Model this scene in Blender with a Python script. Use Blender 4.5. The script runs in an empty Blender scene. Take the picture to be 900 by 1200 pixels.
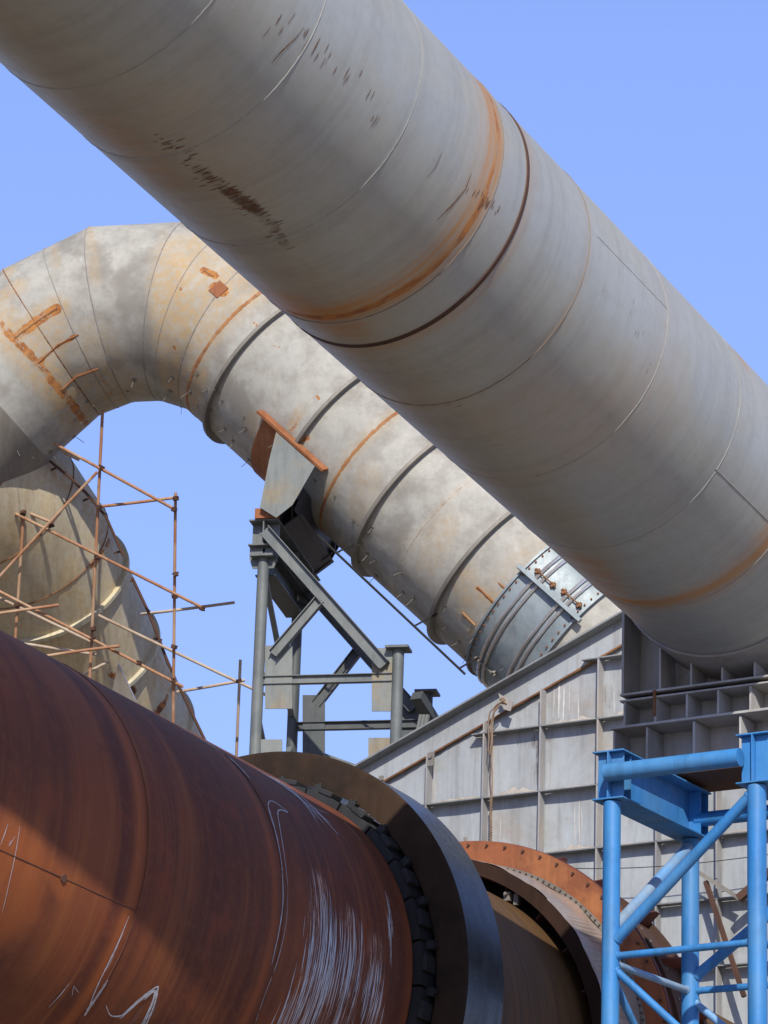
import bpy, math, random
import numpy as np
from mathutils import Vector
from mathutils.bvhtree import BVHTree
R_ = math.radians
rnd = random.Random(7)
nr = np.random.RandomState(3)
S = bpy.context.scene
col = bpy.context.collection

# ------------------------------------------------------------------ camera
FPX, PIT, ROL = 4000.0, R_(18.9), R_(1.9)
CAM = np.array([0, 0, 1.6])
_c, _s = math.cos(PIT), math.sin(PIT)
_r, _f, _u = np.array([1., 0, 0]), np.array([0, _c, _s]), np.array([0, -_s, _c])
RT, UP = _r*math.cos(ROL)+_u*math.sin(ROL), -_r*math.sin(ROL)+_u*math.cos(ROL)
FW = _f
cd = bpy.data.cameras.new("camera"); cam = bpy.data.objects.new("camera", cd); col.objects.link(cam)
from mathutils import Matrix
cam.matrix_world = Matrix(((RT[0], UP[0], -FW[0], CAM[0]), (RT[1], UP[1], -FW[1], CAM[1]), (RT[2], UP[2], -FW[2], CAM[2]), (0, 0, 0, 1)))
cd.sensor_fit = 'VERTICAL'; cd.sensor_height = 36; cd.lens = FPX/1200*36
cd.clip_start = .5; cd.clip_end = 20000
S.camera = cam

def unit(v): v = np.array(v, float); return v/np.linalg.norm(v)
def ray(p):                       # direction of sight for a spot in the survey photo (900x1200)
    return unit((p[0]-450)*RT-(p[1]-600)*UP+FPX*FW)
def at(p, D): q = ray(p); return CAM+q*D/(q@FW)
def on_plane(p, n, w): q = ray(p); return CAM+q*((w-CAM@n)/(q@n))
def head(h, s=0):
    h, s = R_(h), R_(s); return np.array([math.sin(h)*math.cos(s), math.cos(h)*math.cos(s), math.sin(s)])
Zv = np.array([0, 0, 1.])
NH = head(32); UH = head(122)     # plant grid: along the kiln / across it
def hit_t(A, d, R, p):
    q = ray(p); o = CAM-A; op = o-(o@d)*d; qp = q-(q@d)*d
    a = qp@qp; b = 2*op@qp; c = op@op-R*R; D = b*b-4*a*c
    t = (-b-(math.sqrt(D) if D > 0 else 0))/(2*a)
    P = CAM+q*t
    return (P-A)@d, P

# ------------------------------------------------------------------ materials
class NG:
    def __init__(s, name):
        s.m = bpy.data.materials.new(name); s.m.use_nodes = True
        s.t = s.m.node_tree; s.t.nodes.clear()
    def n(s, ty, **k):
        x = s.t.nodes.new('ShaderNode'+ty)
        for a, v in k.items():
            if a == 'i':
                for kk, vv in v.items():
                    if hasattr(vv, 'is_output') or hasattr(vv, 'links') and not isinstance(vv, (tuple, list)): s.t.links.new(vv, x.inputs[kk])
                    else: x.inputs[kk].default_value = vv
            else: setattr(x, a, v)
        return x
    def math(s, op, a, b=None, c=None, clamp=False):
        x = s.n('Math', operation=op, use_clamp=clamp)
        for i, v in enumerate((a, b, c)):
            if v is None: continue
            if isinstance(v, (int, float)): x.inputs[i].default_value = v
            else: s.t.links.new(v, x.inputs[i])
        return x.outputs[0]
    def mix(s, f, a, b, mode='MIX'):
        x = s.n('Mix', data_type='RGBA', blend_type=mode)
        for i, v in ((0, f), (6, a), (7, b)):
            if isinstance(v, (int, float)): x.inputs[i].default_value = v
            elif isinstance(v, tuple): x.inputs[i].default_value = (*v, 1)
            else: s.t.links.new(v, x.inputs[i])
        return x.outputs[2]
    def ramp(s, f, a, b):         # smoothstep
        x = s.n('MapRange', interpolation_type='SMOOTHSTEP')
        s.t.links.new(f, x.inputs[0]); x.inputs[1].default_value = a; x.inputs[2].default_value = b
        return x.outputs[0]
    def noise(s, vec, scale, detail=6, rough=.6, sc=(1, 1, 1), dist=0., off=0.):
        mp = s.n('Mapping'); s.t.links.new(vec, mp.inputs[0]); mp.inputs['Scale'].default_value = sc
        mp.inputs['Location'].default_value = (off, off*.7, off*1.3)
        x = s.n('TexNoise'); s.t.links.new(mp.outputs[0], x.inputs['Vector'])
        x.inputs['Scale'].default_value = scale; x.inputs['Detail'].default_value = detail
        x.inputs['Roughness'].default_value = rough; x.inputs['Distortion'].default_value = dist
        return x.outputs[0]
RUST_A, RUST_B = (.30, .105, .03), (.11, .038, .016)

def metal(name, a, b, c=None, rough=.5, met=0., streak=.5, rust=.0, scale=1.5, uv=False, streak_sc=(6, .35, 1), bump=.12,
          stain=(.36, .25, .13), rust_a=RUST_A, rust_b=RUST_B, blot=0., blotcol=(.2, .19, .17), fine=.35, spec=.5):
    """painted / bare sheet metal: patches, run streaks, breaking-up rust, painted masks (R rust, G stain, B grime)"""
    g = NG(name)
    tc = g.n('TexCoord'); vec = tc.outputs['UV'] if uv else tc.outputs['Object']
    obj = tc.outputs['Object']
    n1 = g.noise(vec, scale*.35, 5, .55); n2 = g.noise(vec, 1.6, 8, .65, streak_sc, off=3.1); n3 = g.noise(obj, 9, 8, .7, off=7)
    n4 = g.noise(obj, 1.1, 9, .62, off=11.7, dist=.4); n5 = g.noise(vec, 2.6, 8, .7, (streak_sc[0]*3.3, streak_sc[1], 1), off=5)
    cl = g.mix(g.ramp(n1, .35, .65), a, b)
    if c: cl = g.mix(g.math('MULTIPLY', g.ramp(n4, .46, .62), .7), cl, c)
    cl = g.mix(g.math('MULTIPLY', g.ramp(n2, .42, .70), streak), cl, g.mix(1., cl, (.62, .58, .54), 'MULTIPLY'))
    cl = g.mix(g.math('MULTIPLY', g.ramp(n5, .50, .74), fine*streak*1.6), cl, g.mix(1., cl, (1.32, 1.32, 1.34), 'MULTIPLY'))
    cl = g.mix(g.math('MULTIPLY', g.ramp(n3, .38, .72), fine), cl, g.mix(1., cl, (.78, .76, .74), 'MULTIPLY'))
    if blot: 
        nb = g.noise(obj, .85, 7, .62, off=21, dist=.3)
        cl = g.mix(g.math('MULTIPLY', g.ramp(nb, .47, .63), blot), cl, blotcol)
    at_ = g.n('Attribute', attribute_name='mask'); sp = g.n('SeparateColor'); g.t.links.new(at_.outputs['Color'], sp.inputs[0])
    r0, g0, b0 = sp.outputs[0], sp.outputs[1], sp.outputs[2]
    # soft stain
    stn = g.noise(vec, 2.0, 8, .7, (8, .32, 1), off=41, dist=.25) if uv else n3
    st = g.math('MULTIPLY', g0, g.math('ADD', g.math('MULTIPLY', g.ramp(stn, .36, .62), .75), .32), clamp=True)
    cl = g.mix(g.math('MULTIPLY', st, .85), cl, stain)
    gr = g.ramp(g.math('ADD', b0, g.math('MULTIPLY', g.math('SUBTRACT', n5, .5), 1.3)), .38, .8)
    cl = g.mix(g.math('MULTIPLY', gr, .8), cl, (.085, .052, .034))
    nr_ = g.noise(vec, 1.6, 10, .72, (5.5, .7, 1), off=15) if uv else g.noise(obj, 3.2, 10, .72, off=15)
    lvl = g.math('ADD', g.math('ADD', r0, rust*1.0), g.math('MULTIPLY', g.math('SUBTRACT', nr_, .5), 1.35))
    rf = g.ramp(lvl, .42, .60)
    rc = g.mix(g.ramp(g.noise(obj, 7, 8, .7, off=31), .38, .62), rust_a, rust_b)
    cl2 = g.mix(rf, cl, rc)
    bs = g.n('BsdfPrincipled'); g.t.links.new(cl2, bs.inputs['Base Color'])
    rr = g.math('ADD', g.math('MULTIPLY', n3, .25), rough-.12); rr = g.math('ADD', rr, g.math('MULTIPLY', rf, .3), clamp=True)
    g.t.links.new(rr, bs.inputs['Roughness'])
    g.t.links.new(g.math('MULTIPLY', g.math('SUBTRACT', 1., rf), met), bs.inputs['Metallic'])
    bs.inputs['Specular IOR Level'].default_value = spec
    if bump:
        bp = g.n('Bump'); bp.inputs['Strength'].default_value = 1; bp.inputs['Distance'].default_value = .012*bump*6
        hgt = g.math('ADD', g.math('MULTIPLY', n4, 1.2), g.math('ADD', g.math('MULTIPLY', n3, .12), g.math('MULTIPLY', rf, .12)))
        g.t.links.new(hgt, bp.inputs['Height']); g.t.links.new(bp.outputs[0], bs.inputs['Normal'])
    o = g.n('OutputMaterial'); g.t.links.new(bs.outputs[0], o.inputs[0])
    return g.m

M = {}
M['big'] = metal('weathered_pipe_metal', (.415, .43, .40), (.375, .387, .362), (.41, .405, .345), rough=.46, met=.18, streak=.26, uv=True, streak_sc=(7, .22, 1), bump=.04, rust=-.12, stain=(.47, .235, .075), rust_a=(.42, .175, .05), rust_b=(.27, .11, .04), spec=.4)
M['elbow'] = metal('mottled_pipe_metal', (.375, .37, .33), (.33, .325, .29), (.41, .40, .35), rough=.68, met=.0, streak=.5, uv=False, streak_sc=(1.6, 1.6, 1.6), bump=.16, rust=-.09, fine=.45, blot=.75, blotcol=(.215, .20, .17), stain=(.42, .29, .14), rust_a=(.42, .19, .06), rust_b=(.25, .10, .035), spec=.25)
M['duct3'] = metal('stained_duct_metal', (.56, .52, .38), (.47, .44, .33), (.58, .48, .28), rough=.65, met=.0, streak=.6, bump=.14, rust=-.02, stain=(.42, .25, .09), rust_a=(.40, .15, .04))
M['weld'] = metal('weld_bead', (.30, .28, .25), (.22, .2, .18), rough=.6, rust=.05, bump=0)
M['seam'] = metal('seam_grey', (.34, .35, .33), (.27, .275, .26), rough=.6, rust=-.05, bump=0)
M['seamr'] = metal('seam_brown', (.24, .17, .11), (.20, .17, .14), rough=.7, rust=.05, bump=0)
M['weld_rust'] = metal('rusty_weld', (.26, .125, .05), (.16, .07, .03), rough=.8, rust=.35, bump=0)
M['rust'] = metal('bare_rust', (.30, .105, .035), (.20, .07, .028), (.34, .15, .06), rough=.8, rust=.02, bump=.1, streak=.5)
M['kseam'] = metal('shell_seam', (.12, .05, .03), (.09, .04, .026), rough=.8, rust=-.2, bump=0)
M['strap'] = metal('orange_rust_scale', (.36, .17, .06), (.26, .10, .035), (.40, .24, .11), rough=.85, rust=.0, streak=.5, fine=.6, bump=0)
M['darkrust'] = metal('dark_rust', (.10, .045, .025), (.06, .03, .02), rough=.8, rust=.0, bump=.1)
M['ring'] = metal('stiffener_metal', (.23, .21, .175), (.16, .15, .13), rough=.6, rust=.03, bump=.05)
M['joint'] = metal('joint_blue_grey', (.21, .26, .28), (.27, .31, .32), (.16, .2, .215), rough=.5, met=.2, streak=.4, rust=-.10, bump=.1)
M['bright'] = metal('galvanised_band', (.62, .60, .57), (.48, .45, .42), rough=.28, met=.7, streak=.3, rust=-.1, bump=.02)
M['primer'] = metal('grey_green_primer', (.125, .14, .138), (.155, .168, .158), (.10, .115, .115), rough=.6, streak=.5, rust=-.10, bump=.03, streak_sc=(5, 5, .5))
M['primer2'] = metal('shaded_primer', (.06, .07, .073), (.075, .085, .085), rough=.6, rust=-.1, bump=.03)  # darker copy of the primer: pipe shade put into the colour of rear members
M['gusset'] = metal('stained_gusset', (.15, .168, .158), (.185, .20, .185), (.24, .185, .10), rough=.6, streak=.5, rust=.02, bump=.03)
M['scaf'] = metal('rusty_scaffold', (.40, .22, .12), (.30, .13, .06), (.46, .33, .21), rough=.75, rust=.05, bump=0, scale=3)
M['scaf2'] = metal('grey_scaffold', (.46, .38, .29), (.36, .25, .17), rough=.7, rust=-.05, bump=0, scale=3)
M['wall'] = metal('hood_sheet', (.33, .355, .365), (.375, .40, .405), (.285, .295, .285), rough=.6, met=.0, streak=.6, rust=-.16, bump=.09, streak_sc=(5, 5, .35), scale=.9, stain=(.38, .25, .15))
M['rib'] = metal('rib_plate', (.33, .325, .32), (.26, .26, .26), (.38, .34, .28), rough=.65, streak=.4, rust=-.06, bump=.02, streak_sc=(4, 4, .6))
M['flange'] = metal('grey_flange', (.24, .255, .255), (.19, .2, .2), rough=.6, rust=-.07, bump=.02)
M['saddle'] = metal('saddle_plate', (.42, .42, .40), (.47, .46, .44), (.34, .33, .31), rough=.6, streak=.5, rust=-.09, bump=.03, streak_sc=(4, 4, .5))
M['blue'] = metal('blue_paint', (.026, .185, .48), (.045, .235, .55), (.075, .235, .46), rough=.5, streak=.6, rust=-.19, bump=.03, streak_sc=(5, 5, .5), fine=.45, stain=(.25, .25, .22))
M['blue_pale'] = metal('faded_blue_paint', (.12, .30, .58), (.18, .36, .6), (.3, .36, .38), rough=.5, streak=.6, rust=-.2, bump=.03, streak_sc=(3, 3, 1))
M['tyre'] = metal('worn_steel', (.025, .026, .027), (.08, .08, .08), (.018, .018, .018), rough=.27, met=.75, streak=.85, rust=-.25, bump=.01, uv=True, streak_sc=(8, .25, 1), spec=.6)
M['tyreface'] = metal('dusty_black_steel', (.034, .022, .015), (.050, .030, .018), (.020, .015, .012), rough=.8, streak=.4, rust=-.14, bump=.05, rust_a=(.12, .05, .025), spec=.12)
M['pad'] = metal('dark_pad', (.022, .023, .024), (.038, .039, .040), spec=.2, rough=.6, rust=-.2, bump=.03)
M['orange'] = metal('orange_primer', (.30, .095, .028), (.20, .062, .022), (.37, .14, .045), rough=.7, streak=.7, rust=-.06, fine=.6, bump=.02)
M['flute'] = metal('fluted_sheet', (.46, .42, .39), (.36, .32, .30), (.44, .32, .25), rough=.4, met=.35, streak=.4, rust=-.1, bump=.02)
M['rimdark'] = metal('dark_maroon_rim', (.026, .014, .010), (.040, .020, .013), spec=.15, rough=.75, rust=-.15, bump=0)
M['black'] = metal('flat_black', (.012, .011, .01), (.02, .017, .015), rough=.9, rust=-.3, bump=0)
M['maroon'] = metal('maroon_primer', (.16, .04, .028), (.11, .032, .025), rough=.6, rust=-.1, bump=.02)
M['chalk'] = metal('scraped_bright_metal', (.74, .75, .79), (.52, .52, .56), rough=.45, met=.3, streak=.2, rust=-.3, bump=0)
M['scuff'] = metal('rust_scuff', (.16, .075, .038), (.21, .11, .06), rough=.85, rust=-.2, bump=0)
M['rope'] = metal('hemp_rope', (.28, .20, .13), (.2, .14, .1), rough=.9, rust=-.3, bump=0)
M['dust'] = metal('settled_dust', (.40, .37, .32), (.30, .27, .23), rough=.95, rust=-.3, bump=.1)
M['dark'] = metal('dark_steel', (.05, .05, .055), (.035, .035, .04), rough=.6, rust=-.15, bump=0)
M['palegreen'] = metal('pale_green_paint', (.42, .5, .4), (.36, .44, .36), rough=.6, rust=-.1, bump=0)
M['ground'] = metal('dusty_ground', (.23, .19, .14), (.19, .155, .11), (.27, .22, .16), rough=.95, streak=.2, rust=-.4, bump=.3)

def kiln_material():
    g = NG('rotating_shell_rust'); tc = g.n('TexCoord'); uv = tc.outputs['UV']; ob = tc.outputs['Object']
    w = g.noise(uv, .7, 6, .55, (1.7, .16, 1), dist=.5); w2 = g.noise(uv, 1.5, 9, .68, (5, .13, 1), off=4, dist=.45); w3 = g.noise(uv, 3, 9, .7, (14, .22, 1), off=9)
    big = g.noise(uv, .45, 5, .55, (1, .6, 1), off=2); fine = g.noise(ob, 11, 8, .72)
    c = g.mix(g.ramp(w, .40, .58), (.150, .062, .030), (.078, .032, .023))
    c = g.mix(g.math('MULTIPLY', g.ramp(w2, .46, .66), .6), c, (.20, .095, .038))
    c = g.mix(g.math('MULTIPLY', g.ramp(big, .47, .62), .65), c, (.066, .034, .026))
    blt = g.noise(ob, 2.1, 9, .7, off=51, dist=.3); c = g.mix(g.math('MULTIPLY', g.ramp(blt, .52, .66), .45), c, (.155, .052, .028)); c = g.mix(g.math('MULTIPLY', g.ramp(blt, .46, .34), .4), c, (.060, .030, .024))
    c = g.mix(g.math('MULTIPLY', g.ramp(w3, .54, .74), .38), c, (.058, .028, .022))
    c = g.mix(g.math('MULTIPLY', g.ramp(fine, .45, .75), .35), c, (.17, .085, .05))
    at_ = g.n('Attribute', attribute_name='mask'); sp = g.n('SeparateColor'); g.t.links.new(at_.outputs['Color'], sp.inputs[0])
    r = g.math('MULTIPLY', sp.outputs[0], g.math('ADD', g.math('MULTIPLY', w3, .8), .45), clamp=True)
    c = g.mix(r, c, (.27, .105, .036))
    o = g.math('MULTIPLY', sp.outputs[1], g.math('ADD', g.math('MULTIPLY', w2, .6), .7), clamp=True)
    # beyond the tyre: olive-brown, heat-scaled shell with ochre rings
    oc = g.mix(g.ramp(w3, .35, .62), (.046, .040, .028), (.095, .068, .034))
    oc = g.mix(g.math('MULTIPLY', g.ramp(w2, .46, .66), .5), oc, (.028, .024, .022))
    c = g.mix(o, c, oc)
    b = g.math('MULTIPLY', sp.outputs[2], g.ramp(g.noise(uv, 2.4, 9, .75, (26, .8, 1), off=13, dist=.25), .51, .60), clamp=True)
    c = g.mix(g.math('MULTIPLY', b, .9), c, (.50, .50, .52))
    c = g.mix(1., c, (1.50, 1.12, .90), 'MULTIPLY')
    bs = g.n('BsdfPrincipled'); g.t.links.new(c, bs.inputs['Base Color'])
    g.t.links.new(g.math('ADD', g.math('MULTIPLY', w3, .25), .45), bs.inputs['Roughness'])
    bs.inputs['Metallic'].default_value = .0; bs.inputs['Specular IOR Level'].default_value = .17
    bp = g.n('Bump'); bp.inputs['Distance'].default_value = .02; bp.inputs['Strength'].default_value = .8
    g.t.links.new(g.math('ADD', g.math('MULTIPLY', big, .9), g.math('ADD', g.math('MULTIPLY', fine, .10), g.math('MULTIPLY', w3, .12))), bp.inputs['Height']); g.t.links.new(bp.outputs[0], bs.inputs['Normal'])
    out = g.n('OutputMaterial'); g.t.links.new(bs.outputs[0], out.inputs[0]); return g.m
M['kiln'] = kiln_material()

# ------------------------------------------------------------------ mesh helpers
ORG = {}
def thing(name, loc, label, cat, group=None):
    o = bpy.data.objects.new(name, None); col.objects.link(o); o.location = tuple(loc); o.empty_display_size = .3
    ORG[o.name] = np.array(loc, float); tag(o, label, cat, group); return o
def tag(o, label=None, cat=None, group=None, kind=None):
    if label: o['label'] = label
    if cat: o['category'] = cat
    if group: o['group'] = group
    if kind: o['kind'] = kind
    return o
def frame(d, hint=None):
    d = unit(d); h = np.array(hint if hint is not None else (Zv if abs(d[2]) < .95 else NH), float)
    x = unit(np.cross(d, h)); y = np.cross(x, d); return x, y, d     # x side, y towards hint
class MB:
    def __init__(s): s.v = []; s.f = []; s.uv = {}; s.mask = None; s.n = 0
    def add(s, V, F, UV=None):
        V = [tuple(map(float, p)) for p in V]
        if UV is not None:
            for i, q in enumerate(UV): s.uv[s.n+i] = q
        s.v += V; s.f += [tuple(i+s.n for i in f) for f in F]; s.n += len(V); return s
    def box(s, c, ax, h):
        c = np.array(c); V = [c+ax[0]*h[0]*i+ax[1]*h[1]*j+ax[2]*h[2]*k for i in (-1, 1) for j in (-1, 1) for k in (-1, 1)]
        F = [(0, 1, 3, 2), (4, 6, 7, 5), (0, 4, 5, 1), (2, 3, 7, 6), (0, 2, 6, 4), (1, 5, 7, 3)]
        if np.dot(np.cross(ax[0], ax[1]), ax[2]) < 0: F = [f[::-1] for f in F]
        return s.add(V, F)
    def bar(s, a, b, w, h, hint=None):
        a, b = np.array(a), np.array(b); x, y, d = frame(b-a, hint)
        return s.box((a+b)/2, (x, y, d), (w/2, h/2, np.linalg.norm(b-a)/2))
    def ibeam(s, a, b, h, w, tf, tw, hint=None, off=(0, 0)):
        a, b = np.array(a, float), np.array(b, float); x, y, d = frame(b-a, hint); L = np.linalg.norm(b-a)/2
        m = (a+b)/2+x*off[0]+y*off[1]
        s.box(m+y*(h/2-tf/2), (x, y, d), (w/2, tf/2, L)); s.box(m-y*(h/2-tf/2), (x, y, d), (w/2, tf/2, L))
        return s.box(m, (x, y, d), (tw/2, h/2-tf, L))
    def channel(s, a, b, h, w, t, hint=None):
        a, b = np.array(a, float), np.array(b, float); x, y, d = frame(b-a, hint); L = np.linalg.norm(b-a)/2; m = (a+b)/2
        s.box(m, (x, y, d), (t/2, h/2, L))
        s.box(m+y*(h/2-t/2)+x*(w/2+t/2), (x, y, d), (w/2, t/2, L)); return s.box(m-y*(h/2-t/2)+x*(w/2+t/2), (x, y, d), (w/2, t/2, L))
    def tube(s, pts, r, seg=16, closed=False, caps=True, jit=0.):
        pts = [np.array(p, float) for p in pts]; n = len(pts); V = []; F = []; UV = []; px_ = None; L = 0
        for i in range(n):
            if closed: d = pts[(i+1) % n]-pts[i-1]
            else: d = pts[min(i+1, n-1)]-pts[max(i-1, 0)]
            d = unit(d)
            if px_ is None: x = frame(d)[0]; y = np.cross(d, x)
            else: x = unit(px_-d*(px_@d)); y = np.cross(d, x)
            px_ = x; rr = (r[i] if hasattr(r, '__len__') else r)*(1+jit*nr.uniform(-1, 1))
            if i: L += np.linalg.norm(pts[i]-pts[i-1])
            for k in range(seg):
                a = 2*math.pi*k/seg; V.append(pts[i]+(x*math.cos(a)+y*math.sin(a))*rr); UV.append((L, a*rr))
        m = n if closed else n-1
        for i in range(m):
            j = (i+1) % n
            for k in range(seg):
                l = (k+1) % seg; F.append((i*seg+k, i*seg+l, j*seg+l, j*seg+k))
        if not closed and caps: F.append(tuple(range(seg))[::-1]); F.append(tuple((n-1)*seg+k for k in range(seg)))
        return s.add(V, F, UV)
    def prism(s, poly, th):           # planar polygon given as 3-D points, thickened by th along normal (centred)
        P = [np.array(p, float) for p in poly]; nrm = np.zeros(3)
        for i in range(len(P)): nrm += np.cross(P[i]-P[0], P[(i+1) % len(P)]-P[0])
        nrm = unit(nrm)*th/2; k = len(P)
        V = [p+nrm for p in P]+[p-nrm for p in P]
        F = [tuple(range(k)), tuple(range(k, 2*k))[::-1]]+[(i, i+k, (i+1) % k+k, (i+1) % k) for i in range(k)]
        return s.add(V, F)
    def rev(s, A, d, prof, seg=160, a0=0, a1=2*math.pi, e=None, closed_prof=True):
        """revolve profile [(t,R)...] round axis A,d"""
        d = unit(d); x, y, _ = e if e else frame(d); full = abs(a1-a0-2*math.pi) < 1e-6
        na = seg if full else seg+1; V = []; UV = []; F = []; m = len(prof)
        for i in range(na):
            a = a0+(a1-a0)*i/seg; o = x*math.cos(a)+y*math.sin(a)
            for t, R in prof: V.append(A+d*t+o*R); UV.append((t, a*prof[0][1]))
        for i in range(seg):
            j = (i+1) % na
            for k in range(m if closed_prof else m-1):
                l = (k+1) % m; F.append((i*m+k, i*m+l, j*m+l, j*m+k))
        if not full and closed_prof: F.append(tuple(range(m))); F.append(tuple((na-1)*m+k for k in range(m))[::-1])
        return s.add(V, F, UV)
    def build(s, name, mat, parent=None, sharp=35, mask=None, bevel=0, label=None, wrap=0):
        me = bpy.data.meshes.new(name); org = ORG[parent.name] if parent else np.zeros(3)
        V = np.array(s.v)
        if parent is None: org = V.mean(0); org[2] = V[:, 2].min()
        me.from_pydata([tuple(p) for p in (V-org)], [], s.f)
        if s.uv:
            ul = me.uv_layers.new(name='UVMap'); vi = np.zeros(len(me.loops), dtype=int); me.loops.foreach_get('vertex_index', vi)
            U = np.zeros((s.n, 2))
            for k, q in s.uv.items(): U[k] = q
            Lv = U[vi]
            if wrap:                       # close the texture round the tube without a smeared last strip
                ls = np.zeros(len(me.polygons), dtype=int); me.polygons.foreach_get('loop_start', ls); lt = np.zeros(len(me.polygons), dtype=int); me.polygons.foreach_get('loop_total', lt)
                q4 = ls[lt == 4]; ii = q4[:, None]+np.arange(4); vv = Lv[ii][:, :, 1]; mx = vv.max(1); big = (mx-vv.min(1)) > wrap/2
                sub = ii[big]; lowm = Lv[sub][:, :, 1] < wrap/2; Lv[sub[lowm], 1] += wrap
            ul.data.foreach_set('uv', Lv.ravel())
        if mask is not None:
            ca = me.color_attributes.new('mask', 'FLOAT_COLOR', 'POINT')
            c4 = np.zeros((s.n, 4)); c4[:, :3] = np.clip(mask, 0, 1.2); c4[:, 3] = 1; ca.data.foreach_set('color', c4.ravel())
        me.materials.append(mat)
        me.polygons.foreach_set('use_smooth', [True]*len(me.polygons))
        if sharp: me.set_sharp_from_angle(angle=R_(sharp))
        me.validate(); me.update()
        o = bpy.data.objects.new(name, me); col.objects.link(o)
        if parent: o.parent = parent
        else: o.location = tuple(org)
        ORG[o.name] = org
        if label: o['label'] = label
        if bevel:
            b = o.modifiers.new('bevel', 'BEVEL'); b.width = bevel; b.segments = 2; b.limit_method = 'ANGLE'; b.angle_limit = R_(50)
        return o

def grid_tube(stations, R, nseg, rfun=None):
    """stations: list of (list of nseg points) loops; returns V,F,UV"""
    V = []; F = []; UV = []
    for i, (t, L) in enumerate(stations):
        for k, p in enumerate(L): V.append(p); UV.append((t, 2*math.pi*R*k/nseg))
    for i in range(len(stations)-1):
        for k in range(nseg):
            l = (k+1) % nseg; F.append((i*nseg+k, i*nseg+l, (i+1)*nseg+l, (i+1)*nseg+k))
    return V, F, UV
def bvh_of(mb): return BVHTree.FromPolygons([Vector(v) for v in mb.v], mb.f)
def cast(bvh, p, maxd=1e9):
    q = ray(p); h = bvh.ray_cast(Vector(CAM), Vector(q), maxd)
    return (np.array(h[0]), np.array(h[1])) if h[0] is not None else (None, None)
def dense(pts, step=4.):
    out = []
    for a, b in zip(pts[:-1], pts[1:]):
        n = max(1, int(math.hypot(b[0]-a[0], b[1]-a[1])/step))
        for i in range(n): out.append((a[0]+(b[0]-a[0])*i/n, a[1]+(b[1]-a[1])*i/n))
    out.append(pts[-1]); return out
def smooth(pts, it=2):
    for _ in range(it):
        q = [pts[0]]
        for a, b in zip(pts[:-1], pts[1:]): q += [(a[0]*.75+b[0]*.25, a[1]*.75+b[1]*.25), (a[0]*.25+b[0]*.75, a[1]*.25+b[1]*.75)]
        pts = q+[pts[-1]]
    return pts
def paint(mb, mask, bvh, strokes):
    """strokes: (channel, surface marks, width m, soft m, strength) -> vertex mask"""
    V = np.array(mb.v)
    for ch, pts, w, soft, stg in strokes:
        P = [cast(bvh, p)[0] for p in dense(pts, 3.)]; P = [p for p in P if p is not None]
        if not P: continue
        P = np.array(P); lo, hi = P.min(0)-w-soft, P.max(0)+w+soft
        idx = np.where(((V >= lo) & (V <= hi)).all(1))[0]
        if not len(idx): continue
        sub = V[idx]; d = np.full(len(idx), 1e9)
        for p in P: d = np.minimum(d, ((sub-p)**2).sum(1))
        d = np.sqrt(d); m = np.clip(1-(d-w)/max(soft, 1e-4), 0, 1); m = m*m*(3-2*m)*stg
        mask[idx, ch] = np.maximum(mask[idx, ch], m)
def ribbon(mb, bvh, pts, w, lift=.004, taper=True, step=3.):
    D = dense(pts, step); P = []
    for p in D:
        a, n = cast(bvh, p)
        if a is not None:
            if n@ray(p) > 0: n = -n
            P.append((a+n*lift, n))
    if len(P) < 3: return
    V = []; k = len(P)
    for i, (p, n) in enumerate(P):
        d = P[min(i+1, k-1)][0]-P[max(i-1, 0)][0]; sd = unit(np.cross(n, d)+1e-9)
        f = (math.sin(math.pi*(i+.5)/k)**.5 if taper else 1)*rnd.uniform(.55, 1.1)
        V += [p+sd*w/2*f, p-sd*w/2*f]
    mb.add(V, [(2*i, 2*i+1, 2*i+3, 2*i+2) for i in range(k-1)])

# ================================================================== SETTING
g = MB(); g.box((0, 2000, -.05), (np.array([1., 0, 0]), np.array([0, 1., 0]), Zv), (6000, 6000, .05))
gr = g.build('ground', M['ground']); tag(gr, 'dusty brown yard ground below the kiln and pipes', None, kind='structure')
if 'category' in gr: del gr['category']

# ================================================================== BIG PIPE (near, across the frame)
KP = .775                          # pipe scale that puts its shadow on the kiln where the photo has it
A1 = CAM+KP*(np.array([103.44537331, 188.49626033, -16.19978008])-CAM); D1 = unit([.54229932, .82353361, -.16644471]); R1 = 1.5*KP
X1, Y1, _ = frame(D1)
def circ(A, d, t, R, n, x, y, a0=0): return [A+d*t+(x*math.cos(2*math.pi*k/n+a0)+y*math.sin(2*math.pi*k/n+a0))*R for k in range(n)]
def away(d): x = unit(FW-d*(FW@d)); return x, np.cross(d, x)
def seam_t(A, d, R, pts): return float(np.median([hit_t(A, d, R, p)[0] for p in pts]))
T1a, T1b = -203.5*KP, -183.24*KP+9.5
root = thing('overhead_pipe', A1+D1*(-192*KP), 'huge smooth grey pipe crossing the foreground diagonally, with two orange rust bands', 'pipe')
seams = {'a': seam_t(A1, D1, R1, [(215, 37), (165, 75), (120, 97)]), 'b': -194.26*KP, 'c': seam_t(A1, D1, R1, [(492, 100), (480, 150), (400, 235)]),
         'brown': -190.67*KP, 'e': -189.41*KP, 'f': -187.73*KP, 'g': -186.05*KP}
bandt = seam_t(A1, D1, R1, [(582, 150), (581, 200), (535, 285), (490, 325), (450, 350)])
band2 = seam_t(A1, D1, R1, [(895, 631), (878, 653), (847, 684), (811, 702), (767, 707)])
NS = 236; st = []; XA, YA = away(D1)
ts = np.concatenate([np.arange(T1a, -182.5*KP, .036), np.arange(-182.5*KP, T1b, .3)])
wob = nr.uniform(-1, 1, 40)
def rad1(t):                       # faint out-of-true at the girth welds, as rolled courses have
    r = R1
    for k, s_ in enumerate(seams.values()): r -= .0012*math.exp(-((t-s_)/.05)**2)
    return r
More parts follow.
